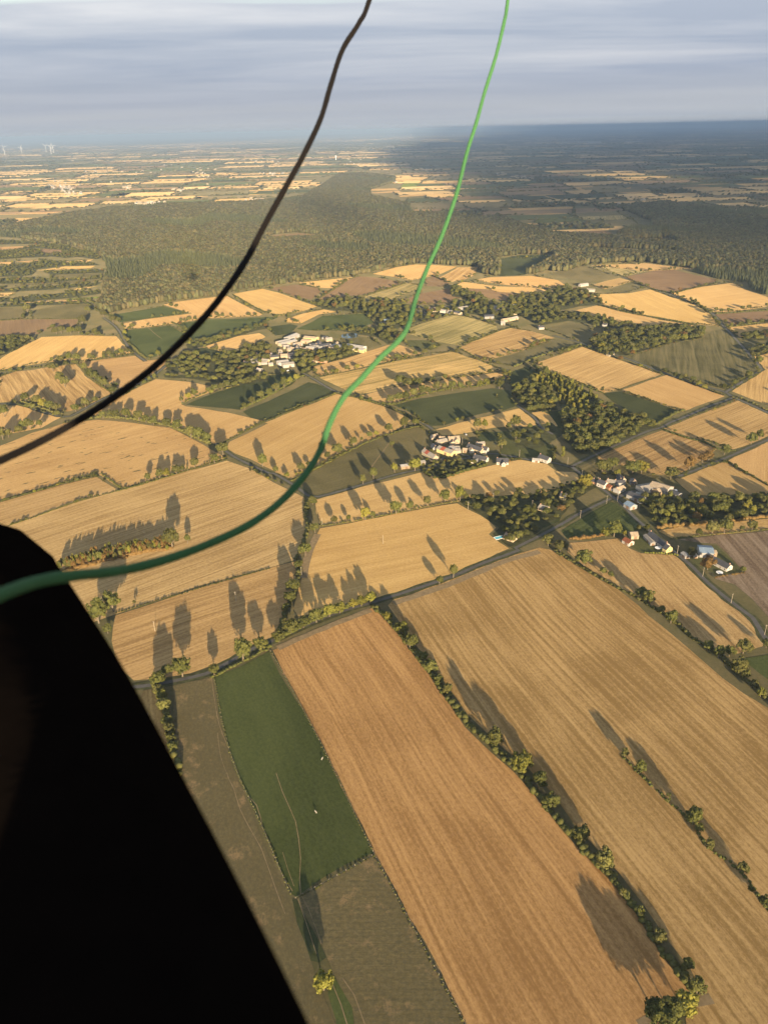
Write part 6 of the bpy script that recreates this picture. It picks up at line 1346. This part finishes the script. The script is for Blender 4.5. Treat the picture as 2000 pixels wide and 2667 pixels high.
# the person holding the camera, standing behind the lens; shades the lower rope and the rim
JACKET = plain('dark_jacket', (.02, .022, .03), .9, .1, .2, 8); SKINM = plain('skin', (.45, .28, .2), .6, .3, .05, 8); HAIR = plain('brown_hair', (.05, .03, .02), .7, .2, .2, 30)
def skin_body(name, V, R, E, root, mat, parent=None, loc=None):
    me = bpy.data.meshes.new(name); me.from_pydata(V, E, []); me.materials.append(mat); o = link(name, me, parent, loc)
    o.modifiers.new('skin', 'SKIN').use_smooth_shade = True
    for i, q in enumerate(R): me.skin_vertices[0].data[i].radius = (q, q) if not isinstance(q, tuple) else q; me.skin_vertices[0].data[i].use_root = i == root
    md = o.modifiers.new('sub', 'SUBSURF'); md.levels = 1; md.render_levels = 2
    return o
def person():
    hx, hy = .095, -.42
    V = [(hx, hy - .02, -.62), (hx, hy, -.40), (hx, hy + .01, -.24), (hx, hy + .01, -.15), (hx, hy + .01, -.07), (hx, hy + .02, .03)]
    R = [(.17, .12), (.16, .11), (.13, .10), .055, .085, .085]; E = [(0, 1), (1, 2), (2, 3), (3, 4), (4, 5)]
    for s in (-1, 1):
        k = len(V); V += [(hx + s * .17, hy, -.27), (hx + s * .23, hy + .10, -.45), (hx * .5 + s * .085, -.14, -.22), (s * .055 + .03, -.06, -.12)]; R += [.065, .05, .042, .035]; E += [(2, k), (k, k + 1), (k + 1, k + 2), (k + 2, k + 3)]
        b = k + 3
        for f in range(5):
            j = len(V); V += [(s * (.05 - .006 * f) + .02, -.05 + .004 * f, -.10 + .022 * f), (s * .03 + .015, -.045, -.09 + .024 * f)]; R += [.010, .008]; E += [(b, j), (j, j + 1)]
        k = len(V); V += [(hx + s * .10, hy - .02, -.78), (hx + s * .11, hy, -1.10), (hx + s * .11, hy - .03, -1.50), (hx + s * .12, hy + .10, -1.55)]; R += [.10, .07, .05, .045]; E += [(0, k), (k, k + 1), (k + 1, k + 2), (k + 2, k + 3)]
    o = skin_body('person', V, R, E, 0, JACKET, None, CAM)
    hv = lumps(ICO3[0], np.random.default_rng(4), 10, .12) * np.array([.118, .125, .125]) + np.array([hx, hy - .01, .0]); hv[:, 1] = np.minimum(hv[:, 1], hy + .07)
    link('hair', np_mesh('hair', hv, ICO3[1], HAIR, True), o)
    fv = ICO2[0] * np.array([.075, .09, .105]) + np.array([hx, hy + .03, -.02]); fv[np.argmax(fv[:, 1]), 1] += .02
    link('face', np_mesh('face', fv, ICO2[1], SKINM, True), o)
    tag(o, 'person in a dark jacket holding up a phone in the basket', 'person')
    ph = link('phone', MB().box(-.036, .036, -.012, -.004, -.09, .045).mesh('phone', plain('phone_black', (.01, .01, .01), .3, .5, .02)), None, CAM); ph.rotation_euler = (-PITCH, 0, 0)
    tag(ph, 'black phone held upright in front of the person', 'phone')
person()

# envelope above, out of frame; it throws the small soft shadow on the forest
ENV = plain('envelope_fabric', (.35, .10, .06), .6, .2, .1, .2); m = []; prof = [(1.8, 3.5), (2.6, 5.0), (4.6, 8.0), (6.9, 11.5), (8.4, 15.0), (8.9, 18.0), (8.5, 21.0), (7.2, 23.6), (4.8, 25.6), (2.0, 26.6), (.05, 26.9)]
vs = []; fs = []; ns = 48
for r_, z in prof:
    for k in range(ns): th = 2 * math.pi * k / ns; q = r_ * (1 + .025 * abs(math.sin(th * 12))); vs.append((q * math.cos(th), q * math.sin(th), z))
for j in range(len(prof) - 1):
    for k in range(ns): fs.append((j * ns + k, j * ns + (k + 1) % ns, (j + 1) * ns + (k + 1) % ns, (j + 1) * ns + k))
tag(link('balloon_envelope', mesh('balloon_envelope', vs, fs, ENV, True), loc=(-.6, -.5, H)), 'balloon envelope overhead, out of view above the ropes', 'balloon')

# ------------------------------------------------------------------ high clouds towards the sun that shade the far right
CLOUD = plain('cloud_vapour', (.8, .8, .8), 1, 0, .05, .0005)
ZC = 5000.0; OFF = TO_SUN * (ZC / TO_SUN.z)
def cloud(cells, label_name='cloud'):
    r = np.random.default_rng(77); parts = []
    for x, y, a, b in cells:
        V = lumps(ICO2[0], r, 12, .5) * np.array([a, b, min(a, b) * .12 + 30]); parts.append((V + np.array([x + OFF.x, y + OFF.y, ZC]), ICO2[1]))
    V, F = join(parts)
    o = link('cloud', np_mesh('cloud', V, F, CLOUD, True)); tag(o, kind='structure')
r = np.random.default_rng(31); cells = []
for _ in range(420):                       # closed bank over the blue far right
    px = r.uniform(1050, 2350); hy = 359 - 43 * px / 2000
    lo = np.interp(px, [1000, 1080, 1250, 1500, 2400], [412, 432, 438, 440, 470]); hi = np.interp(px, [1000, 1100, 1300, 1400, 2400], [396, 384, 352, hy + 13, hy + 12])
    py = r.uniform(hi, lo); p = ground(px, py); d = p.length
    a = d * .022 + 120; b = min(9000, abs(ground(px, py - 4).y - p.y) * 1.2 if py - 4 > hy + 4 else 4000) + 200
    if ground(px, max(py, hy + 6)).y < 62000: cells.append((p.x, p.y, a, b))
for _ in range(100):                       # broken cloud over the middle right
    px = r.uniform(1150, 2300); py = r.uniform(425, 700 if px > 1780 else 585); p = ground(px, py); k = p.length / 4000
    cells.append((p.x, p.y, r.uniform(80, 240) * k, r.uniform(100, 330) * k))
for _ in range(2):                         # one small cloud over the middle of the forest
    p = ground(r.uniform(780, 960), r.uniform(534, 560)); cells.append((p.x, p.y, 110, 130))
cloud(cells)

# ------------------------------------------------------------------ haze
hz, n = new_mat('haze')
v = n('ShaderNodeVolumePrincipled', {'Color': (.62, .79, .99, 1), 'Density': 5.4e-5, 'Anisotropy': .30})
n('ShaderNodeOutputMaterial', {'Volume': v.outputs[0]})
haze = link('haze', MB().box(-99000, 99000, -9500, 98000, -2.0, H + 32).mesh('haze', hz)); tag(haze, 'pale evening haze lying over the whole countryside', 'haze', kind='stuff')
